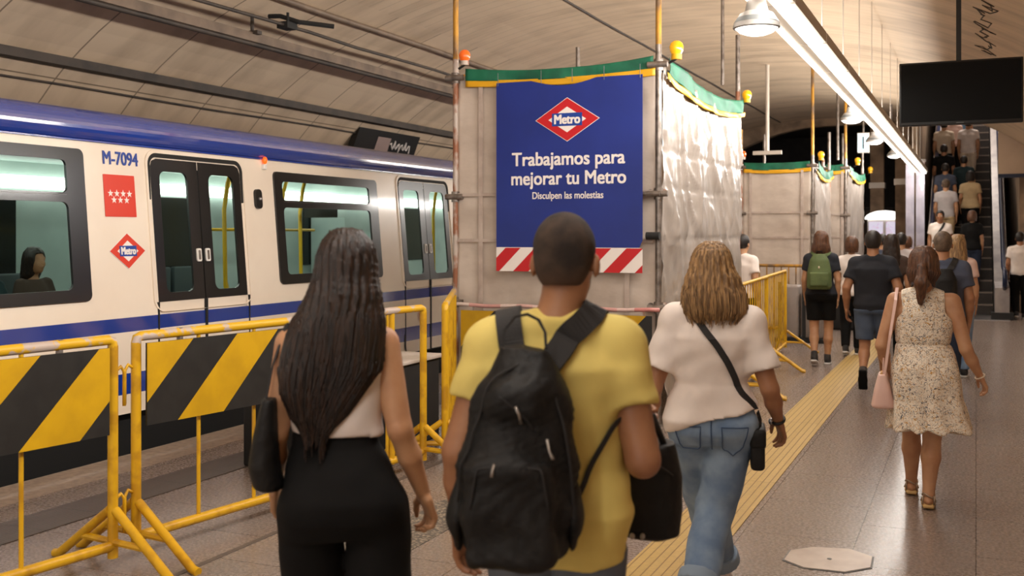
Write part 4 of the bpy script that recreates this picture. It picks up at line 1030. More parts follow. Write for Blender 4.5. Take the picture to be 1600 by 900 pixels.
def head_prims(Hm, sc=1.0):
    """Hm: 4x4 head frame (origin between the ears, +y the face)"""
    def P(x, y, z): v = Hm @ Vector((x*sc, y*sc, z*sc)); return (v.x, v.y, v.z)
    r = Hm
    def e(c, rr, k=.02, op='u'): return ell(P(*c), tuple(v*sc for v in rr), k, op, r)
    pr = [e((0, -.015, .035), (.075, .094, .088), .0), e((0, .022, -.035), (.060, .070, .078), .03), e((0, .062, -.088), (.028, .024, .022), .025),
          cone(P(0, .090, .012), P(0, .112, -.030), .009*sc, .014*sc, .012), cone(P(-.035, .080, .030), P(.035, .080, .030), .012*sc, .012*sc, .02),
          e((0, .098, -.058), (.024, .010, .010), .01)]
    for s in (-1, 1):
        pr += [e((s*.084, -.010, -.008), (.012, .019, .033), .006), e((s*.034, .060, -.025), (.026, .026, .026), .02)]
        pr.append(e((s*.031, .100, .006), (.014, .012, .009), 0, 's'))
    return pr

def V3(*a): return np.array(a, float)
class Person:
    def __init__(s, label, px=None, Z=None, xy=None, rz=0.0, height=1.72, sex='m', width=1.0, skin=None, res=.012, z=0.0,
                 head_yaw=0.0, head_pitch=0.0, head_sc=1.0, J=None, stride=0.0, lead=1, group=None, arm=0.0, cat='person', lean=0.0):
        x, y = xy if xy else W(px, Z)
        s.t = thing('person', label, cat, (x, y, z), math.radians(rz), group)
        s.sc = height/1.72; s.res = res; s.skin = skin or SKIN1; s.w = width; s.sex = sex
        sh = .163 if sex == 'm' else .142; hw = .092
        sh *= (1+(width-1)*.5)
        j = {}
        for sd, n in ((-1, 'l'), (1, 'r')):
            f = stride*(1 if (sd == lead) else -1)          # leg ahead (+) or behind (-)
            j['sh'+n] = V3(sd*sh, -.005, 1.378); out = .035+.05*(width-1)
            j['el'+n] = V3(sd*(sh+out+.02), -.02-f*arm*.35, 1.10); j['wr'+n] = V3(sd*(sh+out+.015), .06-f*arm*.9, .855)
            j['hp'+n] = V3(sd*hw, 0, .90)
            if f >= 0: j['kn'+n] = V3(sd*hw*.95, .04+f*.36, .49); j['an'+n] = V3(sd*hw*.8, -.01+f*.62, .085)
            else: j['kn'+n] = V3(sd*hw*.95, .03+f*.12, .48+f*f*.1); j['an'+n] = V3(sd*hw*.8, -.02+f*.95, .085+min(.14, -f*.32)); j['lift'+n] = min(1.0, -f*2.2)
        j['neck'] = V3(0, -.02, 1.43); j['head'] = V3(0, .02, 1.60)
        if J: 
            for k_, v in J.items(): j[k_] = V3(*v) if isinstance(v, (tuple, list)) else v
        s.j = j
        s.Hm = Matrix.Translation(Vector(j['head'])) @ Matrix.Rotation(math.radians(head_yaw), 4, 'Z') @ Matrix.Rotation(math.radians(head_pitch), 4, 'X') @ Matrix.Scale(1, 4)
        s.hsc = head_sc
        w = width
        if sex == 'm':
            s.torso = [(.84, 0, 0, .13*w, .095*w), (.93, 0, -.01, .160*w, .110*w), (1.05, 0, .005, .147*w, .100*w), (1.20, 0, .005, .160*w, .110*w), (1.32, 0, -.008, .172*w, .108*w), (1.39, 0, -.012, .150, .085), (1.44, 0, -.015, .075, .062)]
        else:
            s.torso = [(.84, 0, -.005, .15*w, .100*w), (.92, 0, -.015, .168*w, .115*w), (1.00, 0, -.005, .150*w, .102*w), (1.09, 0, .0, .122*w, .088*w), (1.20, 0, .005, .132*w, .100*w), (1.30, 0, 0, .145*w, .098*w), (1.38, 0, -.010, .128, .076), (1.43, 0, -.015, .062, .052)]
    def body(s, hands=True, curl=.55, roll=0.0, legs=True, hand_h=None, hand_bend=0.0):
        j, w = s.j, s.w; m = s.sex == 'm'; P = [loft(s.torso, .0, grow=-.016)]
        P += [cone(j['neck']+V3(0, 0, -.03), j['head']+V3(0, -.02, -.06), .066 if m else .051, .060 if m else .046, .03)]
        P += [cone(V3(sd*.02, -.025, 1.43), j['sh'+n]+V3(-sd*.02, 0, .0), .040, .044 if m else .038, .03) for n, sd in (('l', -1), ('r', 1))]
        for n in 'lr':
            ua = (.052 if m else .044)*(.6+.4*w)*1.0; P += [cone(j['sh'+n], j['el'+n], ua+.006, ua*.86, .035), cone(j['el'+n], j['el'+n]*.6+j['wr'+n]*.4, ua*.84, ua*.82, .015), cone(j['el'+n]*.6+j['wr'+n]*.4, j['wr'+n], ua*.82, .027 if m else .0235, .015)]
            if legs:
                th = .082*w; kn = .056*(.6+.4*w); mid = j['kn'+n]*.62+j['an'+n]*.38+V3(0, -.02, 0)
                P += [cone(j['hp'+n], j['kn'+n], th, kn, .03), cone(j['kn'+n], mid, kn*.95, .056*(.5+.5*w), .02), cone(mid, j['an'+n], .054*(.5+.5*w), .036, .02), cone(j['an'+n], j['an'+n]+V3(0, .10, -.045), .036, .028, .02)]
        P += head_prims(s.Hm, s.hsc)
        V, Fq = Field(P).mesh(s.res); V = relax(V, Fq, 1, .4)
        parts = [(V, Fq)]
        if hands:
            hh = hand_h or max(.0045, s.res*.42)
            for n, sd in (('l', -1), ('r', 1)):
                c = curl[n] if isinstance(curl, dict) else curl; r = roll[n] if isinstance(roll, dict) else roll
                parts.append(place_hand(j['wr'+n], j['el'+n], sd, r, c, hh, 1.0 if m else .92, hand_bend))
        o = np_mesh('body', parts, s.skin, s.t, s.sc); s.bodyobj = o; return o
    def eyes(s):
        for sd in (-1, 1):
            c = s.Hm @ Vector((sd*.031*s.hsc, .086*s.hsc, .006*s.hsc)); mb = MB().sphere(c, .0125, 10)
            e = np_mesh('eye', [mb_np(mb)], M_WHITE, s.t, s.sc); c2 = s.Hm @ Vector((sd*.031*s.hsc, .0945*s.hsc, .006*s.hsc))
            np_mesh('iris', [mb_np(MB().sphere(c2, .0055, 8))], M_BLACK, e, s.sc)
        P = [ell(tuple(s.Hm @ Vector((0, .106*s.hsc, -.058*s.hsc))), (.022, .006, .006), 0, rot=s.Hm)]
        V, Fq = Field(P).mesh(.004); np_mesh('lips', [(V, Fq)], mat('lips', rgb(150, 80, 70), .5), s.t, s.sc)
    def tee(s, m, hem=.84, loose=.014, sleeve=.62, srad=.068, name='shirt', wr=.004, seed=1.0, secs=None, collar=True, tank=False, res=None, hemtilt=0.0, sdrop=0, hemflare=0.0):
        j = s.j; S = [(z, cx, cy, rx+loose+(hemflare*max(0, (1.1-z)/.25)), ry+loose*1.15+hemflare*max(0, (1.1-z)/.25)) for (z, cx, cy, rx, ry) in (secs or s.torso)]
        S = [q for q in S if q[0] < 1.36]+[(1.405, 0, -.014, .135, .078) if not tank else (1.37, 0, -.012, .10, .08), (1.452, 0, -.018, .080, .066) if not tank else (1.375, 0, -.012, .098, .078)]
        if hem < S[0][0]: S = [(hem-.03, *S[0][1:])]+S
        P = [loft(S, 0, e=2.4)]
        if not tank:
            for n in 'lr':
                a, b = j['sh'+n], j['sh'+n]+(j['el'+n]-j['sh'+n])*sleeve
                P += [cone(a+V3(0, 0, -.004), b, srad*.86, srad*1.06, .03, flat=True), cone(V3(a[0]*.25, -.022, 1.428), a, .056, srad*.86, .03), cone(V3(a[0]*.6, a[1], 1.30), a, .07, srad*.86, .04)]
        cutz = lambda X, Y, Z: (hem+hemtilt*X)-Z
        P.append(half(cutz))
        fld = Field(P, (lambda a, b: (lambda X, Y, Z: a(X, Y, Z)+b(X, Y, Z)))(wrinkle(wr, seed=seed), wrinkle(wr*.4, 30, 16, 19, seed+1.7, -.9)) if wr else None); s.cloth = Field(P)
        V, Fq = fld.mesh(res or s.res*.85); V = relax(V, Fq, 1, .35)
        o = np_mesh(name, [(V, Fq)], m, s.t, s.sc)
        if collar and not tank:
            mb = MB(); pts = []
            for i in range(28):
                a = 2*PI*i/28; pts.append((.066*math.cos(a), -.018+.058*math.sin(a), 1.452-.018*max(0, math.sin(a))))
            mb.tube(pts, .0065, 8, closed=True); np_mesh('collar', [mb_np(mb)], m, o, s.sc)
        return o
    def pants(s, m, top=.98, end=None, loose=.012, wr=.004, wide=0.0, name='trousers', seed=2.0, short=None, res=None, hip=None, legr=None):
        """short: z where shorts are cut; wide: extra radius at the hem"""
        j = s.j; S = hip or [(z, cx, cy, rx+loose, ry+loose) for (z, cx, cy, rx, ry) in s.torso if z < 1.1]
        P = [loft(S, 0, e=2.3), half(lambda X, Y, Z: Z-top)]; P = [P[0]]
        for n, sd in (('l', -1), ('r', 1)):
            th, kn, an = legr or (.088*s.w+loose, .062+loose+wide*.5, .046+loose+wide)
            P.append(cone(j['hp'+n]+V3(0, -.005, -.02), j['kn'+n], th, kn, .02))
            b = j['an'+n]+(j['kn'+n]-j['an'+n])*.04
            P.append(cone(j['kn'+n], b, kn, an, .02, flat=True))
            P.append(ell(j['hp'+n]+V3(-sd*.005, -.055, .01), (.085*s.w, .075*s.w, .09), .03))
        P.append(half(lambda X, Y, Z: Z-top))
        if short is not None: P.append(half(lambda X, Y, Z: short-Z))
        s.pf = Field(P)
        V, Fq = Field(P, wrinkle(wr, 11, 9, 13, seed) if wr else None).mesh(res or s.res*.9); V = relax(V, Fq, 1, .35)
        return np_mesh(name, [(V, Fq)], m, s.t, s.sc)
    def shoes(s, m, msole, res=.008):
        for n, sd in (('l', -1), ('r', 1)):
            a = s.j['an'+n]; L = s.j.get('lift'+n, 0); pitch = -L*.75
            R = Matrix.Translation(Vector(a)) @ Matrix.Rotation(pitch, 4, 'X'); 
            def q(x, y, z): v = R @ Vector((x, y, z)); return (v.x, v.y, v.z)
            up = Field([ell(q(0, .02, -.030), (.044, .075, .048), 0, rot=R), ell(q(0, .10, -.045), (.046, .075, .034), .03, rot=R), cone(q(0, -.005, .0), q(0, -.005, .03), .043, .044, .02)])
            V, Fq = up.mesh(res); o = np_mesh('shoe', [(V, Fq)], m, s.t, s.sc)
            so = Field([rbox(q(0, .015, -.071), (.042, .075, .014), .012, .0, rot=R), rbox(q(0, .105, -.071), (.047, .075, .014), .012, .02, rot=R)])
            V, Fq = so.mesh(res); np_mesh('sole', [(V, Fq)], msole, o, s.sc)
    def sandals(s, m, mst):
        for n, sd in (('l', -1), ('r', 1)):
            a = s.j['an'+n]; L = s.j.get('lift'+n, 0); R = Matrix.Translation(Vector(a)) @ Matrix.Rotation(-L*.6, 4, 'X') 
            def q(x, y, z): v = R @ Vector((x, y, z)); return (v.x, v.y, v.z)
            so = Field([rbox(q(0, .01, -.070), (.036, .06, .014), .010, 0, rot=R), rbox(q(0, .10, -.070), (.043, .075, .014), .010, .02, rot=R)]); V, Fq = so.mesh(.008); o = np_mesh('sandal', [(V, Fq)], m, s.t, s.sc)
            ft = Field([ell(q(0, .04, -.040), (.034, .10, .030), 0, rot=R), ell(q(0, .12, -.048), (.040, .05, .018), .02, rot=R), ell(q(0, -.01, -.03), (.03, .035, .035), .02, rot=R)]); V, Fq = ft.mesh(.008); np_mesh('foot', [(V, Fq)], s.skin, s.t, s.sc)
            mb = MB(); mb.tube([q(.039*math.cos(i*PI/9), -.0+.046*math.sin(i*PI/9), .0+.012*math.sin(i*PI/9*2)) for i in range(18)], .006, 8, closed=True)
            mb.tube([q(-.045, .06, -.06), (q(-.03, .06, -.02)), q(0, .065, -.006), q(.03, .06, -.02), q(.045, .06, -.06)], .007, 8)
            mb.tube([q(-.036, -.03, -.06), q(-.034, -.03, .0)], .006, 6).tube([q(.036, -.03, -.06), q(.034, -.03, .0)], .006, 6)
            np_mesh('strap', [mb_np(mb)], mst, o, s.sc)
    def hair_short(s, m, thick=.010, low=-.035, res=.008, amp=.0012, front=.06):
        Hm, k = s.Hm, s.hsc
        inv = np.array(Hm.inverted())
        P = [ell(tuple(Hm @ Vector((0, -.017*k, .038*k))), tuple((v*k+thick) for v in (.0755, .095, .089)), 0, rot=Hm), ell(tuple(Hm @ Vector((0, -.045*k, -.01*k))), (.066*k+thick*.5, .062*k+thick*.5, .075*k), .02, rot=Hm)]
        def cut(X, Y, Z):
            y = (inv[1, 0]*X+inv[1, 1]*Y+inv[1, 2]*Z+inv[1, 3])/k; z = (inv[2, 0]*X+inv[2, 1]*Y+inv[2, 2]*Z+inv[2, 3])/k
            line = np.where(y < -.01, low+0*y, low+(y+.01)*1.05)   # higher towards the face
            return (line-z)*.8
        def cut2(X, Y, Z): 
            y = (inv[1, 0]*X+inv[1, 1]*Y+inv[1, 2]*Z+inv[1, 3])/k; z = (inv[2, 0]*X+inv[2, 1]*Y+inv[2, 2]*Z+inv[2, 3])/k
            return np.minimum(y-front, .075-z)
        f = Field(P+[half(cut), half(cut2)], lambda X, Y, Z: amp*np.sin(X*310+3*np.sin(Y*130))*np.sin(Y*290+Z*210))
        V, Fq = f.mesh(res); return np_mesh('hair', [(V, Fq)], m, s.t, s.sc)
    def hair_long(s, m, secs, res=.008, strands=0, sw=.0035, amp=.003, freq=26, seed=3, cap=.014, name='hair', tip=.05, curl=.0, spread=1.03, extra=()):
        """secs: hanging part (z, cx, cy, rx, ry) bottom to top; cap over the skull"""
        Hm, k = s.Hm, s.hsc; ec = Hm @ Vector((0, -.022*k, .036*k)); e3 = [v*k+cap for v in (.0755, .092, .089)]
        secs = [q for q in secs if q[0] < ec.z-.01]+[(ec.z, ec.x, ec.y, e3[0]*.99, e3[1]*.99), (ec.z+e3[2]*.6, ec.x, ec.y, e3[0]*.77, e3[1]*.77), (ec.z+e3[2]*.85, ec.x, ec.y, e3[0]*.48, e3[1]*.48)]
        P = [ell(tuple(Hm @ Vector((0, -.022*k, .036*k))), tuple(v*k+cap for v in (.0755, .092, .089)), 0, rot=Hm), loft(secs, .035, e=2.0)]+list(extra)
        inv = np.array(Hm.inverted())
        def face(X, Y, Z):
            x = (inv[0, 0]*X+inv[0, 1]*Y+inv[0, 2]*Z+inv[0, 3])/k; y = (inv[1, 0]*X+inv[1, 1]*Y+inv[1, 2]*Z+inv[1, 3])/k; z = (inv[2, 0]*X+inv[2, 1]*Y+inv[2, 2]*Z+inv[2, 3])/k
            return -np.maximum(np.maximum(.055-y, z-.075), np.abs(x)-.066)  # opening for the face
        P.append(half(lambda X, Y, Z: -np.maximum(-face(X, Y, Z)*1.0, -1)))
        cxs = np.array(sorted(secs))
        def disp(X, Y, Z):
            cx = np.interp(Z, cxs[:, 0], cxs[:, 1]); cy = np.interp(Z, cxs[:, 0], cxs[:, 2]); th = np.arctan2(X-cx, -(Y-cy))
            return amp*(np.sin(freq*th+2.5*np.sin(Z*5+seed))+.6*np.sin(freq*2.3*th+3*np.sin(Z*4+2*seed)+seed))
        f = Field(P, disp); V, Fq = f.mesh(res); parts = [(V, Fq)]
        if strands:
            rng = random.Random(seed); mb = MB(); S = cxs; zt = s.j['head'][2]+.06
            top = np.array(Hm @ Vector((0, -.02*k, .04*k))); er = np.array([.0755*k+cap, .092*k+cap, .089*k+cap])
            for _ in range(strands):
                th = rng.uniform(-2.2, 2.2)*rng.uniform(.6, 1); kk = rng.uniform(.985, spread); ze = S[0, 0]+rng.uniform(-tip, tip*1.6)*(1 if rng.random() < .8 else 1.8)
                pts = []; ph0 = rng.uniform(.25, 1.0); ph = ph0; wob = rng.uniform(-1, 1); 
                for i in range(7):  # over the skull
                    a = ph0+(PI/2-ph0)*i/6; pts.append(top+er*kk*np.array([math.sin(a)*math.sin(th), -math.sin(a)*math.cos(th), math.cos(a)]))
                z = top[2]-.02
                z1 = S[-1, 0]; n = max(6, int((z-ze)/.05))
                for i in range(1, n+1):
                    zz = z+(ze-z)*i/n; g = [np.interp(zz, S[:, 0], S[:, c]) for c in (1, 2, 3, 4)]; t2 = th*(1-.10*i/n)+.05*wob*math.sin(i*.9+wob*4)*(.3+i/n)
                    kz = kk+(.10*wob*(i/n)**2)+curl*math.sin(i*1.3+wob*5)*(i/n)
                    bl = min(1.0, i/3.0); g[0] = g[0]*bl+top[0]*(1-bl); g[1] = g[1]*bl+top[1]*(1-bl); g[2] = g[2]*bl+er[0]*(1-bl); g[3] = g[3]*bl+er[1]*(1-bl)
                    pts.append(np.array([g[0]+g[2]*kz*math.sin(t2), g[1]-g[3]*kz*math.cos(t2), zz]))
                r = [sw*(.5+.5*min(1, i/3))*(1-.75*max(0, (i-len(pts)+5)/5)) for i in range(len(pts))]
                mb.tube(pts, r, 4, cap=False)
            parts.append(mb_np(mb))
        return np_mesh(name, parts, m, s.t, s.sc)
    def part(s, name, mb, m, parent=None, smooth=True):
        return np_mesh(name, [mb_np(mb)], m, parent or s.t, s.sc, smooth)
    def fpart(s, name, prims, m, res=.008, disp=None, parent=None, rl=1):
        V, Fq = Field(prims, disp).mesh(res); V = relax(V, Fq, rl, .35); return np_mesh(name, [(V, Fq)], m, parent or s.t, s.sc)
    def strap_on(s, name, pts, w, m, field=None, t=.006, off=.002, parent=None, dense=8, near=None):
        """webbing laid on a clothes surface"""
        P = []; pts = [V3(*p) for p in pts]
        for a, b in zip(pts, pts[1:]):
            for i in range(dense): P.append(a+(b-a)*i/dense)
        P.append(pts[-1]); P = np.array(P); Q, N = (field or s.cloth).snap(P, off)
        for _ in range(2):
            Q[1:-1] = Q[1:-1]*.5+.25*(Q[:-2]+Q[2:]); Q, N = (field or s.cloth).snap(Q, off, 2)
        mb = MB().ribbon(Q, N, w, t); return np_mesh(name, [mb_np(mb)], m, parent or s.t, s.sc, False)
    def acc(s, name, label, cat, base):
        """a thing carried by the person, built in the person's own frame"""
        M = basis(s.t); b = Vector(base)*s.sc; t = thing(name, label, cat, tuple(M @ b), s.t.rotation_euler.z)
        OFFS[t.name] = np.array(b); return t
def hairmat(name, c1, c2, rough=.42):
    return mat(name, c1, rough, col2=c2, nscale=16, stretch=(6, 6, .5), lo=.42, hi=.62, bump=.4, bscale=60)
H_DARK = hairmat('dark_brown_hair', rgb(24, 15, 11), rgb(48, 30, 20), .36)
H_BLONDE = hairmat('dark_blonde_hair', rgb(112, 84, 54), rgb(176, 138, 92), .42)
H_BROWN = hairmat('chestnut_hair', rgb(70, 42, 26), rgb(104, 66, 40), .42)
H_BUZZ = mat('cropped_dark_hair', rgb(44, 33, 27), .75, col2=rgb(84, 66, 53), nscale=12, bump=.8, bscale=500, detail=8)
def fade(m, z0, z1, c):
    """clippered fade: the scalp shows through lower on the head"""
    nt = m.node_tree; b = nt.nodes['Principled BSDF']; src = b.inputs['Base Color'].links[0].from_socket
    tc = nt.nodes.new('ShaderNodeTexCoord'); sx = nt.nodes.new('ShaderNodeSeparateXYZ'); nt.links.new(tc.outputs['Object'], sx.inputs[0])
    r = nt.nodes.new('ShaderNodeMapRange'); r.inputs[1].default_value = z0; r.inputs[2].default_value = z1; r.inputs[3].default_value = .75; r.inputs[4].default_value = 0; nt.links.new(sx.outputs['Z'], r.inputs[0])
    mx = nt.nodes.new('ShaderNodeMix'); mx.data_type = 'RGBA'; mx.inputs[7].default_value = (*c, 1); nt.links.new(r.outputs[0], mx.inputs[0]); nt.links.new(src, mx.inputs[6]); nt.links.new(mx.outputs[2], b.inputs['Base Color'])
fade(H_BUZZ, 1.50, 1.60, rgb(120, 84, 62))
H_BLACK = mat('black_hair', rgb(26, 20, 18), .5, col2=rgb(40, 30, 24), nscale=20, bump=.3, bscale=200)
H_GREY = mat('greying_hair', rgb(104, 84, 66), .6, col2=rgb(70, 54, 42), nscale=20, bump=.3, bscale=300)
def cloth(name, c, c2=None, b=.12, r=.85, ns=5, bs=420, **k): return mat(name, c, r, col2=c2 or tuple(v*.86 for v in c), nscale=ns, bump=b, bscale=bs, **k)
C_YEL = cloth('yellow_cotton', rgb(230, 208, 118)); C_WHITE = cloth('white_cotton', rgb(242, 230, 222)); C_TANK = cloth('white_tank_fabric', rgb(236, 222, 214))
C_BLACK = cloth('black_fabric', rgb(15, 14, 14), rgb(20, 19, 19), spec=.2); C_NAVY = cloth('dark_navy_cotton', rgb(28, 30, 38)); C_DENIM = cloth('light_blue_denim', rgb(108, 134, 168), rgb(146, 170, 196), ns=7, b=.25)
C_DENIMG = cloth('grey_blue_denim', rgb(92, 100, 112), rgb(112, 120, 132)); C_DENIMD = cloth('dark_denim', rgb(40, 50, 72)); C_SHORT = cloth('blue_grey_denim_shorts', rgb(66, 80, 102), rgb(84, 98, 120))
C_GREYB = cloth('slate_blue_cotton', rgb(74, 80, 98)); C_BEIGE = cloth('beige_cotton', rgb(196, 170, 130)); C_CREAM = cloth('cream_cotton', rgb(222, 204, 180)); C_PINK = cloth('pale_pink_cotton', rgb(222, 190, 178)); C_BROWNC = cloth('brown_cotton', rgb(66, 48, 38)); C_GREYT = cloth('light_grey_cotton', rgb(190, 182, 182)); C_TEAL = cloth('dark_teal_cotton', rgb(26, 48, 52))
C_NYLON = mat('black_nylon', rgb(17, 16, 16), .6, col2=rgb(24, 23, 23), nscale=3, bump=.6, bscale=26, spec=.35)
C_WEB = mat('black_webbing', rgb(34, 32, 32), .7, bump=.3, bscale=300); C_SOLE = mat('white_rubber', rgb(210, 204, 198), .6); C_SHOE = cloth('dark_shoe_fabric', rgb(44, 42, 42), rgb(90, 84, 80))
# ------------------------------------------------------------------ the man in the yellow T-shirt
m = Person('man from behind in a yellow T-shirt and grey blue jeans with cropped dark hair', px=868, Z=2.9, rz=22, height=1.72, width=1.1, skin=SKIN2, res=.010, head_yaw=-14, head_pitch=-4, head_sc=1.04,
           J=dict(shl=(-.170, -.01, 1.378), ell=(-.262, -.04, 1.09), wrl=(-.262, .05, .865), shr=(.172, -.01, 1.378), elr=(.232, -.075, 1.075), wrr=(.250, .19, 1.12), head=(.028, .02, 1.60),
                  knl=(-.09, .14, .49), anl=(-.08, .22, .085), knr=(.10, -.02, .49), anr=(.09, -.25, .14)))
m.body(legs=False, curl={'l': .55, 'r': 1.25}, roll={'l': .5, 'r': 0}); m.eyes()
m.tee(C_YEL, hem=.800, hemflare=.026, loose=.018, sleeve=.56, srad=.074, wr=.0055, seed=1.3, res=.009)
m.pants(C_DENIMG, top=.83, wr=.003)
m.hair_short(H_BUZZ, thick=.007, low=-.062, res=.006, amp=.0006, front=.055)
m.fpart('beard', [ell(tuple(m.Hm @ Vector((0, .026, -.045))), (.065, .076, .079), 0, rot=m.Hm), ell(tuple(m.Hm @ Vector((0, .064, -.089))), (.031, .027, .026), .025, rot=m.Hm),
                  half((lambda inv: (lambda X, Y, Z: np.maximum((inv[2, 0]*X+inv[2, 1]*Y+inv[2, 2]*Z+inv[2, 3])+.03, .0-(inv[1, 0]*X+inv[1, 1]*Y+inv[1, 2]*Z+inv[1, 3]))))(np.array(m.Hm.inverted())))], H_BUZZ, .006)
m.shoes(C_SHOE, C_SOLE)
bp = m.acc('backpack', 'big black backpack worn by the man in the yellow T-shirt', 'backpack', (-.10, -.23, .85))
BS = [(.856, -.10, -.215, .075, .055), (.870, -.10, -.222, .120, .082), (.90, -.102, -.230, .148, .100), (.98, -.104, -.236, .160, .112), (1.10, -.100, -.236, .158, .114), (1.20, -.095, -.230, .143, .106), (1.29, -.088, -.220, .116, .090), (1.35, -.082, -.205, .088, .072), (1.385, -.078, -.195, .060, .050)]
def bagfold(X, Y, Z): return .007*np.sin(24*X+8*Z+2*np.sin(9*Z))*np.sin(13*Z+4*X)+.004*np.sin(47*Z+18*X+3*np.sin(14*X))+.003*np.abs(np.sin(60*X+20*np.sin(8*Z)))
bagP = [loft(BS, 0, e=2.6), rbox((-.115, -.345, 1.00), (.115, .040, .135), .035, .03), rbox((-.10, -.30, 1.27), (.07, .05, .05), .04, .04)]
bag = m.fpart('main_bag', bagP, C_NYLON, .007, bagfold, bp)
BF = Field(bagP)
m.fpart('side_pocket', [ell((.042, -.235, .975), (.026, .075, .10), 0)], C_NYLON, .007, bagfold, bp)
m.fpart('side_pocket', [ell((-.246, -.235, .975), (.026, .075, .10), 0)], C_NYLON, .007, bagfold, bp)
def zipper(pts, r=.0035, name='zip_seam', mt=C_WEB):
    pts = [V3(*p) for p in pts]; P = []
    for a, b in zip(pts, pts[1:]):
        for i in range(8): P.append(a+(b-a)*i/8)
    P.append(pts[-1]); Q, N = BF.snap(P, .001, 8); return m.part(name, MB().tube(Q, r, 6), mt, bp)
zipper([(-.235, -.30, 1.02), (-.215, -.33, 1.20), (-.16, -.30, 1.33), (-.08, -.28, 1.375), (-.01, -.30, 1.33), (.035, -.33, 1.20), (.05, -.32, 1.05), (.055, -.30, .95)])
zipper([(-.215, -.40, 1.02), (-.19, -.40, 1.125), (-.115, -.40, 1.145), (-.04, -.40, 1.125), (-.015, -.40, 1.02)], .003)
zipper([(-.14, -.35, 1.285), (-.10, -.36, 1.255), (-.055, -.36, 1.20)], .003)
def pull(x, y, z, dx=.008):
    Q, N = BF.snap([(x, y, z), (x+dx, y, z-.022), (x+dx*1.6, y, z-.045)], .006, 8); mb = MB().tube(Q, [.004, .003, .0045], 6)
    return m.part('zip_pull', mb, mat('pull_metal', rgb(176, 168, 160), .35, .8), bp)
pull(-.100, -.36, 1.262); pull(-.02, -.36, 1.185); pull(-.150, -.40, 1.145, -.004)
# carrying straps, haul loop, side tightening strap
for pts in ([(-.112, -.155, 1.345), (-.122, -.12, 1.41), (-.128, -.06, 1.45), (-.125, .0, 1.47), (-.128, .06, 1.42), (-.135, .12, 1.30), (-.15, .125, 1.15), (-.185, .05, 1.03)],
            [(-.02, -.155, 1.345), (.03, -.125, 1.41), (.085, -.06, 1.45), (.108, .0, 1.47), (.122, .06, 1.42), (.135, .12, 1.30), (.15, .125, 1.15), (.185, .05, 1.03)]):
    m.strap_on('shoulder_strap', pts, .068, C_WEB, t=.014, off=.003, parent=bp)
m.part('haul_loop', MB().ribbon([(-.135, -.195, 1.385), (-.130, -.185, 1.43), (-.105, -.175, 1.462), (-.075, -.172, 1.468), (-.048, -.175, 1.455), (-.032, -.185, 1.425), (-.030, -.195, 1.385)],
                                [(-1, 0, .1), (-1, 0, .3), (-.5, 0, 1), (0, 0, 1), (.5, 0, 1), (1, 0, .3), (1, 0, .1)], .016, .007), C_WEB, bp, False)
m.strap_on('tightening_strap', [(.055, -.15, .99), (.10, -.14, 1.08), (.15, -.10, 1.17), (.185, -.03, 1.23)], .014, C_WEB, t=.004, off=.003, parent=bp)
# black bag in front of him in his right hand
hbg = m.acc('shoulder_bag', 'black soft bag held in front by the man in the yellow T-shirt', 'bag', (.30, .27, .77))
hbP = [loft([(.775, .28, .27, .05, .06), (.79, .28, .27, .09, .085), (.86, .28, .27, .100, .095), (.96, .278, .27, .098, .09), (1.03, .275, .27, .086, .075), (1.055, .275, .27, .080, .065)], 0, e=3)]
m.fpart('bag_body', hbP, C_NYLON, .007, lambda X, Y, Z: .004*np.sin(30*X+9*Z)*np.sin(11*Z), hbg)
BF = Field(hbP)
Q, N = BF.snap([(.20+.012*i, .16, 1.03-.001*i*i*.3) for i in range(14)], .002, 8); m.part('zip_seam', MB().tube(Q, .004, 6), C_WEB, hbg)
m.part('handle', MB().tube([(.23, .25, 1.06), (.235, .24, 1.12), (.25, .235, 1.145), (.29, .24, 1.14), (.33, .25, 1.04)], .010, 8), C_WEB, hbg)
m.part('long_strap', MB().ribbon([(.215, .20, 1.06), (.195, .16, 1.15), (.175, .13, 1.27)], [(0, -1, 0)]*3, .03, .005), C_WEB, hbg, False)
for dx in (-.055, -.025): m.part('buckle', MB().sphere((.28+dx, .178, .80), (.008, .006, .010), 8), MATS['pull_metal'], hbg)

# ------------------------------------------------------------------ the woman with long dark hair
w1 = Person('woman with very long dark hair, white tank top and wide black trousers', px=528, Z=3.15, rz=30, height=1.68, sex='f', width=1.0, skin=SKIN1, res=.010, head_yaw=-10,
            J=dict(shl=(-.140, -.005, 1.385), shr=(.138, -.005, 1.385), ell=(-.185, -.03, 1.12), wrl=(-.20, .10, .93), elr=(.188, -.035, 1.125), wrr=(.262, .05, .905), head=(.03, .02, 1.60), neck=(.01, -.02, 1.43),
                   hpl=(-.085, 0, .90), hpr=(.115, 0, .90), knl=(-.075, .14, .49), anl=(-.07, .26, .085), knr=(.135, .02, .49), anr=(.13, -.18, .12)))
w1.body(legs=False, curl={'l': .5, 'r': .95}, roll={'l': 0, 'r': .35}); w1.eyes()
w1.tee(C_TANK, hem=1.112, loose=.010, tank=True, wr=.005, seed=4, name='tank_top', res=.008, hemtilt=-.05, secs=[(z, cx-.004, cy, rx*1.02, ry) for (z, cx, cy, rx, ry) in w1.torso])
for sd in (-1, 1):
    w1.strap_on('tank_strap', [(sd*.085, -.09, 1.33), (sd*.088, -.06, 1.42), (sd*.085, .0, 1.45), (sd*.08, .06, 1.40), (sd*.075, .09, 1.32)], .034, C_TANK, field=Field([loft(w1.torso, 0), cone(V3(-.12, -.005, 1.395), V3(.12, -.005, 1.395), .045, .045, .03)]), t=.005)
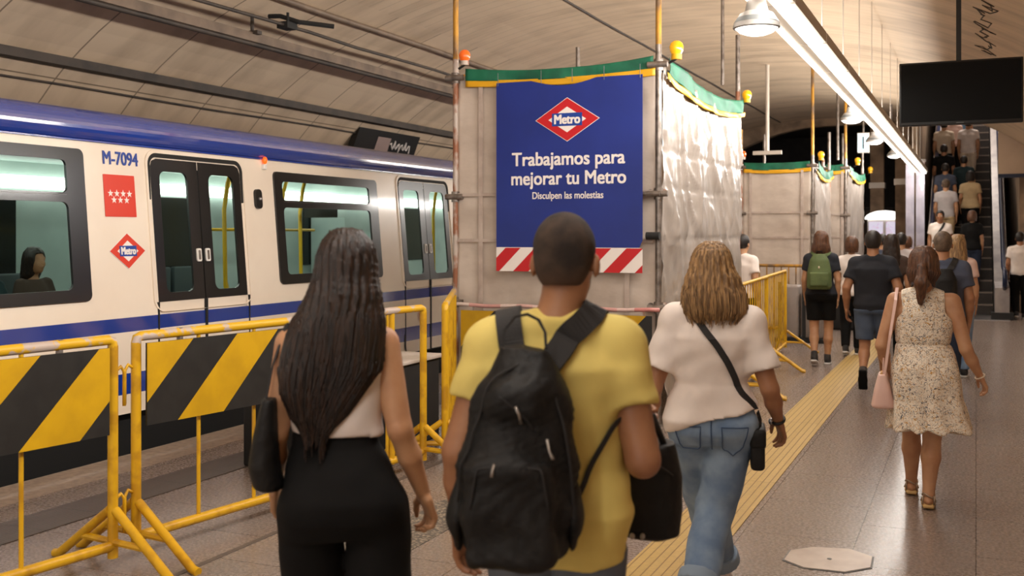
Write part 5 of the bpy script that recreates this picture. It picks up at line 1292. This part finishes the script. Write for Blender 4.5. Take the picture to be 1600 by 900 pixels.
w1.pants(C_BLACK, top=1.118, wr=.004, legr=(.100, .100, .118), hip=[(.80, .018, 0, .185, .11), (.86, .018, -.01, .192, .13), (.92, .012, -.015, .186, .135), (1.00, .004, -.01, .162, .118), (1.08, -.005, 0, .132, .096), (1.13, -.005, .0, .128, .092)])
w1.shoes(C_SHOE, C_SOLE)
w1.hair_long(H_DARK, [(1.135, -.062, -.105, .030, .020), (1.17, -.052, -.100, .075, .034), (1.25, -.038, -.095, .118, .046), (1.32, -.018, -.085, .148, .058), (1.44, .002, -.055, .142, .086), (1.54, .020, -.030, .112, .102), (1.63, .030, -.012, .087, .102)],
             res=.007, strands=420, sw=.0042, amp=.0035, freq=24, seed=5, cap=.010, tip=.05, spread=1.02)
tb = w1.acc('tote_bag', 'black bag hanging beside the woman with very long dark hair', 'bag', (-.23, -.02, .93))
w1.fpart('bag_body', [loft([(.955, -.195, -.02, .030, .08), (.968, -.205, -.02, .042, .11), (1.03, -.215, -.02, .042, .125), (1.12, -.208, -.02, .035, .12), (1.235, -.195, -.02, .022, .105)], 0, e=2.6)], C_NYLON, .008, lambda X, Y, Z: .004*np.sin(25*Y+12*Z), tb)
for dy in (-.06, .05): w1.part('strap', MB().ribbon([(-.205, dy-.02, 1.22), (-.185, dy*.7-.02, 1.33), (-.150, dy*.2, 1.445), (-.135, .03, 1.44)], [(-1, 0, 0), (-1, 0, .2), (-.5, 0, 1), (0, 0, 1)], .018, .005), C_WEB, tb, False)

# ------------------------------------------------------------------ the blonde woman
w2 = Person('woman with shoulder length blonde hair in a white T-shirt and light blue jeans', px=1112, Z=4.65, rz=12, height=1.624, sex='f', width=1.26, skin=SKIN2, res=.010, head_yaw=0,
            J=dict(shl=(-.165, -.005, 1.372), shr=(.165, -.005, 1.372), ell=(-.268, -.05, 1.06), wrl=(-.290, .10, .875), elr=(.262, -.06, 1.07), wrr=(.305, .05, .905),
                   hpl=(-.095, 0, .90), hpr=(.100, 0, .90), knl=(-.045, .26, .50), anl=(.045, .46, .095), knr=(.020, .02, .50), anr=(-.062, -.27, .20), liftr=.9))
w2.body(legs=False, curl={'l': .5, 'r': .6}, roll={'l': 0, 'r': .3}); w2.eyes()
w2.tee(C_WHITE, hem=.925, hemtilt=.30, hemflare=.006, loose=.014, sleeve=.72, srad=.076, wr=.0065, seed=2.2, res=.009)
w2.pants(C_DENIM, top=1.00, wr=.006, legr=(.108, .092, .078), hip=[(.80, 0, 0, .195, .115), (.86, 0, -.012, .208, .138), (.93, 0, -.012, .200, .138), (1.0, .0, -.005, .180, .122), (1.03, 0, 0, .172, .115)], name='jeans')
w2.shoes(C_WHITE, C_SOLE)
w2.hair_long(H_BLONDE, [(1.385, .012, -.045, .115, .085), (1.42, .014, -.040, .143, .106), (1.50, .010, -.028, .143, .112), (1.58, .004, -.018, .124, .112), (1.66, 0, -.012, .10, .10)],
             res=.007, strands=380, sw=.0042, amp=.004, freq=22, seed=9, cap=.016, tip=.022, curl=.02)
# jeans details
def w2pf(pts, r, name, mt, n=6):
    P = []; pts = [V3(*p) for p in pts]
    for a, b in zip(pts, pts[1:]):
        for i in range(n): P.append(a+(b-a)*i/n)
    P.append(pts[-1]); Q, N = w2.pf.snap(P, .004, 8); return w2.part(name, MB().tube(Q, r, 5), mt)
M_STITCH = mat('denim_stitch', rgb(60, 84, 118), .8)
for sd in (-1, 1):
    w2pf([(sd*.155, -.12, .905), (sd*.155, -.13, .80), (sd*.105, -.15, .765), (sd*.05, -.14, .80), (sd*.048, -.14, .905), (sd*.155, -.12, .905)], .0028, 'pocket_seam', M_STITCH)
w2pf([(.0, -.14, .96), (.0, -.13, .88), (.004, -.11, .80)], .003, 'centre_seam', M_STITCH)
for n in 'lr':
    a, k = w2.j['an'+n], w2.j['kn'+n]; b = a+(k-a)*.04; d = (k-a)/np.linalg.norm(k-a)
    w2.fpart('jeans_cuff', [cone(b+d*.05, b, .094, .096, 0, flat=True), half((lambda b, d: (lambda X, Y, Z: (X-b[0]-d[0]*.06)*d[0]+(Y-b[1]-d[1]*.06)*d[1]+(Z-b[2]-d[2]*.06)*d[2]))(b, d))], mat('cuff_denim_'+('left' if n == 'l' else 'right'), rgb(140, 160, 182), .85), .008)
cb = w2.acc('crossbody_bag', 'small black crossbody bag on the right hip of the blonde woman', 'bag', (.225, .0, .70))
w2.strap_on('strap', [(-.100, -.02, 1.47), (-.088, -.10, 1.42), (.0, -.16, 1.31), (.075, -.16, 1.20), (.14, -.14, 1.08), (.20, -.06, .965)], .030, C_WEB, t=.006, parent=cb)
w2.part('strap_end', MB().ribbon([(.205, -.055, .965), (.218, -.03, .92), (.218, -.01, .88)], [(1, -.5, 0)]*3, .022, .005), C_WEB, cb, False)
w2.part('bag_body', MB().bbox((.175, -.10, .70), (.240, .11, .885), .02), C_NYLON, cb)
w2.part('flap', MB().bbox((.172, -.105, .80), (.245, .115, .892), .018), C_NYLON, cb)
wt = w2.acc('wristwatch', 'dark watch on the right wrist of the blonde woman', 'watch', tuple(w2.j['wrr']))
wv = Vector(w2.j['wrr']); dv = (Vector(w2.j['wrr'])-Vector(w2.j['elr'])).normalized(); uu = dv.cross(Vector((0, 1, 0))).normalized(); vv = dv.cross(uu)
w2.part('band', MB().tube([wv+dv*-.012+(uu*math.cos(a*PI/8)+vv*math.sin(a*PI/8))*.029 for a in range(16)], .007, 8, closed=True), M_BLACK, wt)
w2.part('dial', MB().sphere(tuple(wv+dv*-.012-uu*.034), (.012, .016, .016), 10), M_CHROME, wt)

# ------------------------------------------------------------------ the woman in the flowered dress
def print_mat():
    m = bpy.data.materials.new('patterned_dress'); m.use_nodes = True; nt = m.node_tree; b = nt.nodes['Principled BSDF']; L = nt.links.new
    tc = nt.nodes.new('ShaderNodeTexCoord')
    def lay(scale, dist, lo, hi, w=.5):
        n = nt.nodes.new('ShaderNodeTexNoise'); n.inputs['Scale'].default_value = scale; n.inputs['Detail'].default_value = 1; n.inputs['Distortion'].default_value = dist; L(tc.outputs['Object'], n.inputs[0])
        c = nt.nodes.new('ShaderNodeMath'); c.operation = 'COMPARE'; c.inputs[1].default_value = w; c.inputs[2].default_value = hi; L(n.outputs[0], c.inputs[0]); return c.outputs[0]
    m1 = nt.nodes.new('ShaderNodeMix'); m1.data_type = 'RGBA'; m1.inputs[6].default_value = (*rgb(236, 224, 206), 1); m1.inputs[7].default_value = (*rgb(112, 96, 82), 1); L(lay(34, 1.5, 0, .016, .5), m1.inputs[0])
    m2 = nt.nodes.new('ShaderNodeMix'); m2.data_type = 'RGBA'; m2.inputs[7].default_value = (*rgb(196, 150, 84), 1); L(lay(27, 2.0, 0, .022, .60), m2.inputs[0]); L(m1.outputs[2], m2.inputs[6])
    m3 = nt.nodes.new('ShaderNodeMix'); m3.data_type = 'RGBA'; m3.inputs[7].default_value = (*rgb(88, 92, 100), 1); L(lay(31, 1.2, 0, .015, .40), m3.inputs[0]); L(m2.outputs[2], m3.inputs[6])
    L(m3.outputs[2], b.inputs['Base Color']); b.inputs['Roughness'].default_value = .85; return m
w3 = Person('woman in a knee length patterned cream dress and flat sandals', px=1443, Z=6.48, rz=3, height=1.587, sex='f', width=1.24, skin=SKIN1, res=.012,
            J=dict(shl=(-.178, -.005, 1.375), shr=(.178, -.005, 1.375), ell=(-.262, -.06, 1.075), wrl=(-.225, .12, .90), elr=(.258, -.04, 1.065), wrr=(.345, .03, .885), hpl=(-.095, 0, .9), hpr=(.095, 0, .9),
                   knl=(-.075, .20, .50), anl=(-.075, .34, .095), knr=(.055, .06, .49), anr=(.030, -.03, .095)))
w3.body(curl={'l': .8, 'r': .7}, roll={'l': 0, 'r': .2}); w3.eyes()
DS = [(.525, .035, .02, .262, .205), (.60, .03, .01, .243, .18), (.72, .022, 0, .222, .16), (.84, .012, -.015, .212, .15), (.93, .008, -.015, .205, .145), (1.02, .004, -.005, .185, .125), (1.09, .0, 0, .168, .112), (1.20, 0, .005, .178, .128), (1.30, 0, 0, .172, .122), (1.37, 0, -.01, .135, .095), (1.43, 0, -.015, .075, .058)]
dm = print_mat()
def dressfold(X, Y, Z):
    th = np.arctan2(X, Y); lowr = np.clip((.95-Z)/.4, 0, 1); return lowr*.012*np.sin(9*th+1.2*np.sin(Z*6))+wrinkle(.004, 16, 9, 12, 3)(X, Y, Z)*(1-lowr*.5)+.006*np.exp(-((Z-1.09)/.008)**2)
drs = w3.fpart('dress', [loft(DS, 0, e=2.3, grow=.006), cone(V3(-.06, -.022, 1.415), V3(-.15, -.01, 1.385), .050, .052, .03), cone(V3(.06, -.022, 1.415), V3(.15, -.01, 1.385), .050, .052, .03), half(lambda X, Y, Z: (np.abs(X)-np.where(Z > 1.12, .135+np.clip((1.30-Z)*.8, 0, .2), 9))*.8)], dm, .009, dressfold)
w3.sandals(mat('sandal_sole', rgb(206, 170, 110), .6), mat('metallic_strap', rgb(170, 150, 130), .3, .6))
w3.hair_long(H_BROWN, [(1.50, -.01, -.03, .080, .075), (1.56, 0, -.022, .104, .098), (1.64, 0, -.015, .098, .100)], res=.009, strands=160, sw=.004, amp=.003, freq=26, seed=12, cap=.014, tip=.03,
             extra=[cone((-.01, -.125, 1.60), (-.012, -.150, 1.50), .026, .042, .02), cone((-.012, -.150, 1.50), (-.02, -.135, 1.37), .042, .020, .02)])
w3.part('hair_tie', MB().tube([(-.01+.026*math.cos(a*PI/6), -.128+.012*math.sin(a*PI/6), 1.60+.022*math.sin(a*PI/6)) for a in range(12)], .006, 6, closed=True), M_BLACK)
hb2 = w3.acc('handbag', 'pale pink handbag hanging left of the woman in the patterned dress', 'handbag', (-.255, .0, .64))
C_LEATH = mat('pale_pink_leather', rgb(226, 190, 178), .45, col2=rgb(214, 176, 164), nscale=4)
w3.fpart('bag_body', [loft([(.655, -.250, 0, .070, .11), (.67, -.252, 0, .078, .12), (.78, -.255, 0, .055, .115), (.885, -.255, 0, .028, .105)], 0, e=4)], C_LEATH, .009, None, hb2)
w3.part('strap', MB().ribbon([(-.245, -.085, .87), (-.232, -.105, .95), (-.205, -.130, 1.15), (-.172, -.090, 1.38), (-.165, -.02, 1.455), (-.172, .06, 1.38), (-.215, .08, 1.05), (-.245, .07, .87)], [(-.6, -1, 0)]*3+[(-.3, -1, .5), (0, 0, 1), (-.3, 1, .5), (-1, .3, 0), (-1, .3, 0)], .020, .005), C_LEATH, hb2, False)
w3.part('handle', MB().tube([(-.255, -.05, .88), (-.25, -.055, .97), (-.25, .0, 1.0), (-.25, .055, .97), (-.255, .05, .88)], .006, 6), C_LEATH, hb2)
for dy in (-.05, .05): w3.part('ring', MB().sphere((-.262, dy-.03, .885), .010, 8), mat('bag_gold', rgb(190, 150, 90), .3, .8), hb2)
br_ = w3.acc('bracelet', 'pale bracelet on the right wrist of the woman in the patterned dress', 'bracelet', tuple(w3.j['wrr']))
wv = Vector(w3.j['wrr']); dv = (wv-Vector(w3.j['elr'])).normalized(); uu = dv.cross(Vector((0, 1, 0))).normalized(); vv = dv.cross(uu)
w3.part('band', MB().tube([wv+(uu*math.cos(a*PI/8)+vv*math.sin(a*PI/8))*.030 for a in range(16)], .005, 6, closed=True), C_CREAM, br_)

# ------------------------------------------------------------------ people farther along the platform
p = Person('woman with shoulder length brown hair, dark T-shirt and black knee shorts by the far barriers', px=1283, Z=13.5, rz=4, height=1.70, sex='f', width=1.1, skin=SKIN1, res=.016, stride=.16, lead=1, arm=.3)
p.body(hand_h=.007); p.tee(C_NAVY, hem=.90, loose=.018, sleeve=.6, srad=.068); p.pants(C_BLACK, top=.93, short=.58, loose=.024, name='shorts', legr=(.105, .088, .08)); p.shoes(C_SHOE, C_SOLE, .011)
p.hair_long(H_BROWN, [(1.42, 0, -.03, .10, .07), (1.47, 0, -.03, .115, .09), (1.56, 0, -.02, .105, .10), (1.64, 0, -.015, .09, .1)], res=.011, strands=60, sw=.005, cap=.014, tip=.03)
g = p.acc('backpack', 'olive green backpack on the woman with the dark T-shirt', 'backpack', (-.01, -.2, 1.0))
C_GRN = mat('olive_green_fabric', rgb(92, 106, 62), .75, col2=rgb(78, 92, 52), nscale=6, bump=.2, bscale=60)
p.fpart('main_bag', [loft([(.99, -.01, -.20, .13, .07), (1.02, -.01, -.21, .155, .09), (1.20, -.01, -.21, .15, .09), (1.36, -.01, -.20, .12, .075), (1.44, -.01, -.19, .07, .05)], 0, e=2.8)], C_GRN, .012, None, g)
p.fpart('front_pocket', [rbox((-.01, -.30, 1.12), (.115, .025, .09), .02, 0)], C_GRN, .011, None, g)
p.part('emblem', MB().sphere((-.01, -.296, 1.27), (.010, .006, .016), 8), C_CREAM, g)
for sd in (-1, 1): p.strap_on('shoulder_strap', [(sd*.045-.01, -.13, 1.40), (sd*.085, -.09, 1.44), (sd*.10, 0, 1.46), (sd*.11, .08, 1.38)], .05, C_GRN, t=.014, parent=g)
p.part('haul_loop', MB().tube([(-.045, -.18, 1.43), (-.04, -.175, 1.47), (.02, -.175, 1.47), (.025, -.18, 1.43)], .008, 6), C_BLACK, g)

p = Person('dark haired man in a plain black T-shirt and grey blue denim shorts in mid stride', px=1364, Z=11.3, rz=2, height=1.70, width=1.12, skin=SKIN2, res=.015, arm=.4,
           J=dict(hpl=(-.095, 0, .9), knl=(-.085, .04, .50), anl=(-.085, -.30, .24), liftl=1.5, hpr=(.095, 0, .9), knr=(.10, .20, .50), anr=(.10, .40, .085), ell=(-.27, -.06, 1.11), wrl=(-.275, .04, .87), elr=(.26, -.08, 1.12), wrr=(.26, -.02, .87)))
p.body(hand_h=.007); p.tee(C_NAVY, hem=.855, loose=.024, sleeve=.66, srad=.078); p.pants(C_SHORT, top=.885, short=.55, loose=.024, name='shorts', legr=(.108, .092, .085)); p.shoes(C_SHOE, C_BLACK, .011); p.hair_short(H_BLACK, .014, low=-.06, res=.011, amp=.001)

p = Person('grey haired man in a slate blue T-shirt half hidden by the woman in the dress', px=1473, Z=9.9, rz=2, height=1.69, width=1.12, skin=SKIN2, res=.014, stride=.1, arm=.2)
p.body(hand_h=.0065, legs=False); p.tee(C_GREYB, hem=.86, loose=.022, sleeve=.64, srad=.076); p.pants(C_DENIMD, top=.89, loose=.016); p.shoes(C_SHOE, C_SOLE, .011); p.hair_short(H_GREY, .010, low=-.06, res=.010, amp=.001)
g = p.acc('backpack', 'small black sling backpack on the man in the slate blue T-shirt', 'backpack', (.0, -.2, 1.1))
p.fpart('main_bag', [loft([(1.08, .0, -.19, .11, .05), (1.12, .0, -.20, .13, .075), (1.28, .0, -.20, .12, .075), (1.38, .0, -.18, .08, .05)], 0, e=2.6)], C_NYLON, .010, None, g)
p.part('emblem', MB().sphere((.075, -.262, 1.12), (.014, .008, .010), 8), C_WHITE, g)
for sd in (-1, 1): p.strap_on('shoulder_strap', [(sd*.055, -.12, 1.36), (sd*.095, -.08, 1.43), (sd*.11, 0, 1.46), (sd*.115, .08, 1.38)], .052, C_WEB, t=.012, parent=g)

def simple(label, px, Z, h=1.70, sex='m', top=None, bottom=None, hair=None, hairtype='short', z=0.0, rz=0, stride=.12, width=1.0, res=.019, hem=.86, short=None, skin=None, lead=1, arm=.3, group=None, tank=False, shoe=None):
    q = Person(label, px=px, Z=Z, rz=rz, height=h, sex=sex, width=width, skin=skin or SKIN1, res=res, z=z, stride=stride, lead=lead, arm=arm, group=group)
    q.body(hand_h=.0075, legs=short is not None); q.tee(top or C_WHITE, hem=hem, loose=.020, sleeve=.6, srad=.072, wr=.003, collar=False, tank=tank); q.pants(bottom or C_BLACK, top=hem+.03, short=short, loose=.016, wr=.003, name='shorts' if short else 'trousers'); q.shoes(shoe or C_SHOE, C_SOLE, .014)
    if hairtype == 'short': q.hair_short(hair or H_BLACK, .013, low=-.06, res=.013, amp=.0)
    elif hairtype == 'long': q.hair_long(hair or H_DARK, [(1.22, 0, -.09, .085, .04), (1.34, 0, -.07, .12, .06), (1.46, 0, -.04, .115, .09), (1.56, 0, -.02, .105, .1), (1.64, 0, -.015, .09, .1)], res=.013, cap=.014)
    else: q.hair_long(hair or H_DARK, [(1.50, 0, -.02, .09, .08), (1.58, 0, -.02, .10, .1), (1.64, 0, -.015, .09, .1)], res=.013, cap=.013)
    return q
simple('woman with long blonde hair and a pale pink top at the foot of the escalator', 1496, 12.3, 1.655, 'f', C_PINK, C_DENIM, H_BLONDE, 'long', width=1.05)
simple('woman with long dark hair and a brown top behind the man in the black T-shirt', 1393, 13.3, 1.66, 'f', C_BROWNC, C_BLACK, H_DARK, 'long', width=1.05)
simple('person in a white top mostly hidden left of the man in the black T-shirt', 1331, 14.6, 1.63, 'f', C_WHITE, C_BLACK, H_BROWN, 'bob')
simple('dark haired person far off between the black T-shirt man and the brown top woman', 1379, 18.2, 1.66, 'm', C_GREYB, C_DENIMD, H_BLACK)
simple('dark haired person in a light grey top ahead of the woman with long dark hair', 1408, 16.6, 1.68, 'm', C_GREYT, C_BLACK, H_BLACK)
simple('reddish haired person far away in front of the steel posts', 1418, 20.5, 1.62, 'f', C_PINK, C_BLACK, H_BROWN, 'bob')
simple('worker in a white shirt behind the barrier at the back of the near scaffold', 1160, 13.6, 1.66, 'm', C_WHITE, C_BLACK, H_BLACK, rz=-20)
simple('man in a white T-shirt and black trousers at the right edge under the white wall', 1594, 20.8, 1.70, 'm', C_WHITE, C_BLACK, H_BLACK, skin=SKIN2)
# on the escalator
def esc_z(Z, px):
    x, y = W(px, Z); return max(0.0, (math.floor((y-YB-.1)/.40)+1)*.231) if y > YB+.1 else 0.0
def rider(label, px, yh, **k):
    """yh: image row of the head top; finds the step on which a person of that height shows there"""
    h = k.get('h', 1.7); best = None
    for i in range(0, 260):
        Z = 21.9+i*.03; x, y = W(px, Z); f = ((y-YB-.1)/.40) % 1
        if y > YB+.1 and not .3 < f < .7: continue
        e = abs(EYE+(365-yh)*Z/F_PX-h-esc_z(Z, px))
        if best is None or e < best[0]: best = (e, Z)
    Z = best[1]
    return simple(label, px, Z, z=esc_z(Z, px)+.012, res=k.pop('res', .021), stride=k.pop('stride', .03), **k)
q = rider('man facing the camera, white T-shirt with dark strap, at the foot of the escalator', 1469, 327, h=1.69, rz=178, skin=SKIN2)
q.eyes()
sb = q.acc('sling_strap', 'dark strap with pouch worn by the man facing the camera', 'strap', (0, .1, 1.1))
q.strap_on('strap', [(-.09, .03, 1.46), (-.05, .10, 1.36), (.05, .12, 1.20), (.14, .10, 1.05)], .045, C_WEB, t=.008, parent=sb)
rider('woman in a black T-shirt and dark trousers standing low on the escalator', 1519, 329, h=1.68, sex='f', top=C_BLACK, bottom=C_DENIMD, hair=H_BROWN, hairtype='bob')
rider('man in a white T-shirt and beige trousers on the left of the escalator', 1478, 283, h=1.72, top=C_GREYT, bottom=C_BEIGE, hair=H_GREY)
rider('woman in a beige sleeveless top and dark trousers on the right of the escalator', 1516, 272, h=1.68, sex='f', top=C_BEIGE, bottom=C_BLACK, hair=H_BLACK, hairtype='bob', width=1.1)
rider('person in a grey top above the man in the white T-shirt on the escalator', 1477, 262, h=1.66, top=C_GREYB, bottom=C_BLACK)
rider('person in dark teal halfway up on the right of the escalator', 1506, 245, h=1.62, top=C_TEAL, bottom=C_BLACK)
rider('man in a black T-shirt halfway up on the left of the escalator', 1475, 233, h=1.70, top=C_BLACK, bottom=C_BLACK, skin=SKIN2)
rider('man in a pale beige T-shirt and black shorts high on the left of the escalator', 1475, 194, h=1.70, top=C_CREAM, bottom=C_BLACK, short=.5)
rider('man in a white T-shirt and white knee shorts high on the right of the escalator', 1513, 189, h=1.72, top=C_WHITE, bottom=C_CREAM, short=.45)
rider('person in a pink top near the top of the escalator under the screen', 1490, 182, h=1.66, sex='f', top=C_PINK, bottom=C_BLACK, hairtype='bob')
rider('person in a light blue top near the top of the escalator under the screen', 1503, 170, h=1.70, top=cloth('light_blue_cotton', rgb(120, 170, 210)), bottom=C_BLACK)
# passengers in the train
for i, (y, x, lb, hm, hc) in enumerate(((7.20, -8.02, 'dark haired passenger seated behind the left train window', C_BROWNC, H_DARK), (6.56, -7.9, 'passenger seated at the left edge inside the train', C_TEAL, H_BLACK))):
    q = Person(lb, xy=(x, y), rz=-90, height=1.68, sex='f', skin=SKIN2, res=.018, z=.25,
               J=dict(hpl=(-.09, 0, .5), hpr=(.09, 0, .5), knl=(-.1, .42, .52), knr=(.1, .42, .52), anl=(-.1, .44, .085), anr=(.1, .44, .085), ell=(-.21, .03, .74), elr=(.21, .03, .74), wrl=(-.12, .26, .62), wrr=(.12, .26, .62),
                      shl=(-.15, 0, .985), shr=(.15, 0, .985), neck=(0, -.02, 1.03), head=(0, .02, 1.20)))
    q.torso = [(a-.4, b, c, d, e) for (a, b, c, d, e) in q.torso]
    def bodyseat(q=q, hm=hm, hc=hc):
        j = q.j
        P = [loft(q.torso, 0), cone(j['neck']-V3(0, 0, .03), j['head']+V3(0, -.02, -.06), .05, .045, .03)]+head_prims(q.Hm)
        for n in 'lr': P += [cone(j['sh'+n], j['el'+n], .046, .04, .03), cone(j['el'+n], j['wr'+n], .038, .024, .015), cone(j['hp'+n], j['kn'+n], .08, .055, .03), cone(j['kn'+n], j['an'+n], .052, .036, .02)]
        V, Fq = Field(P).mesh(.018); hd = [place_hand(j['wr'+n], j['el'+n], sd, 0, .6, .0075, .92) for n, sd in (('l', -1), ('r', 1))]
        np_mesh('body', [(V, Fq)]+hd, q.skin, q.t, q.sc)
        q.fpart('top', [loft([(a, b, c, d+.015, e+.015) for (a, b, c, d, e) in q.torso if a < .97]+[(1.03, 0, -.015, .09, .07)], 0)]+[cone(j['sh'+n], j['sh'+n]*.4+j['el'+n]*.6, .06, .065, .04, flat=True) for n in 'lr'], hm, .016)
        q.fpart('trousers', [cone(j['hp'+n], j['kn'+n], .095, .07, .03) for n in 'lr']+[cone(j['kn'+n], j['an'+n]+V3(0, 0, .03), .066, .055, .02) for n in 'lr'], C_BLACK, .018)
        q.shoes(C_SHOE, C_SOLE, .014)
        q.hair_long(hc, [(1.0, 0, -.06, .09, .05), (1.08, 0, -.04, .10, .08), (1.17, 0, -.02, .10, .1), (1.24, 0, -.015, .09, .1)], res=.013, cap=.014)
    bodyseat()
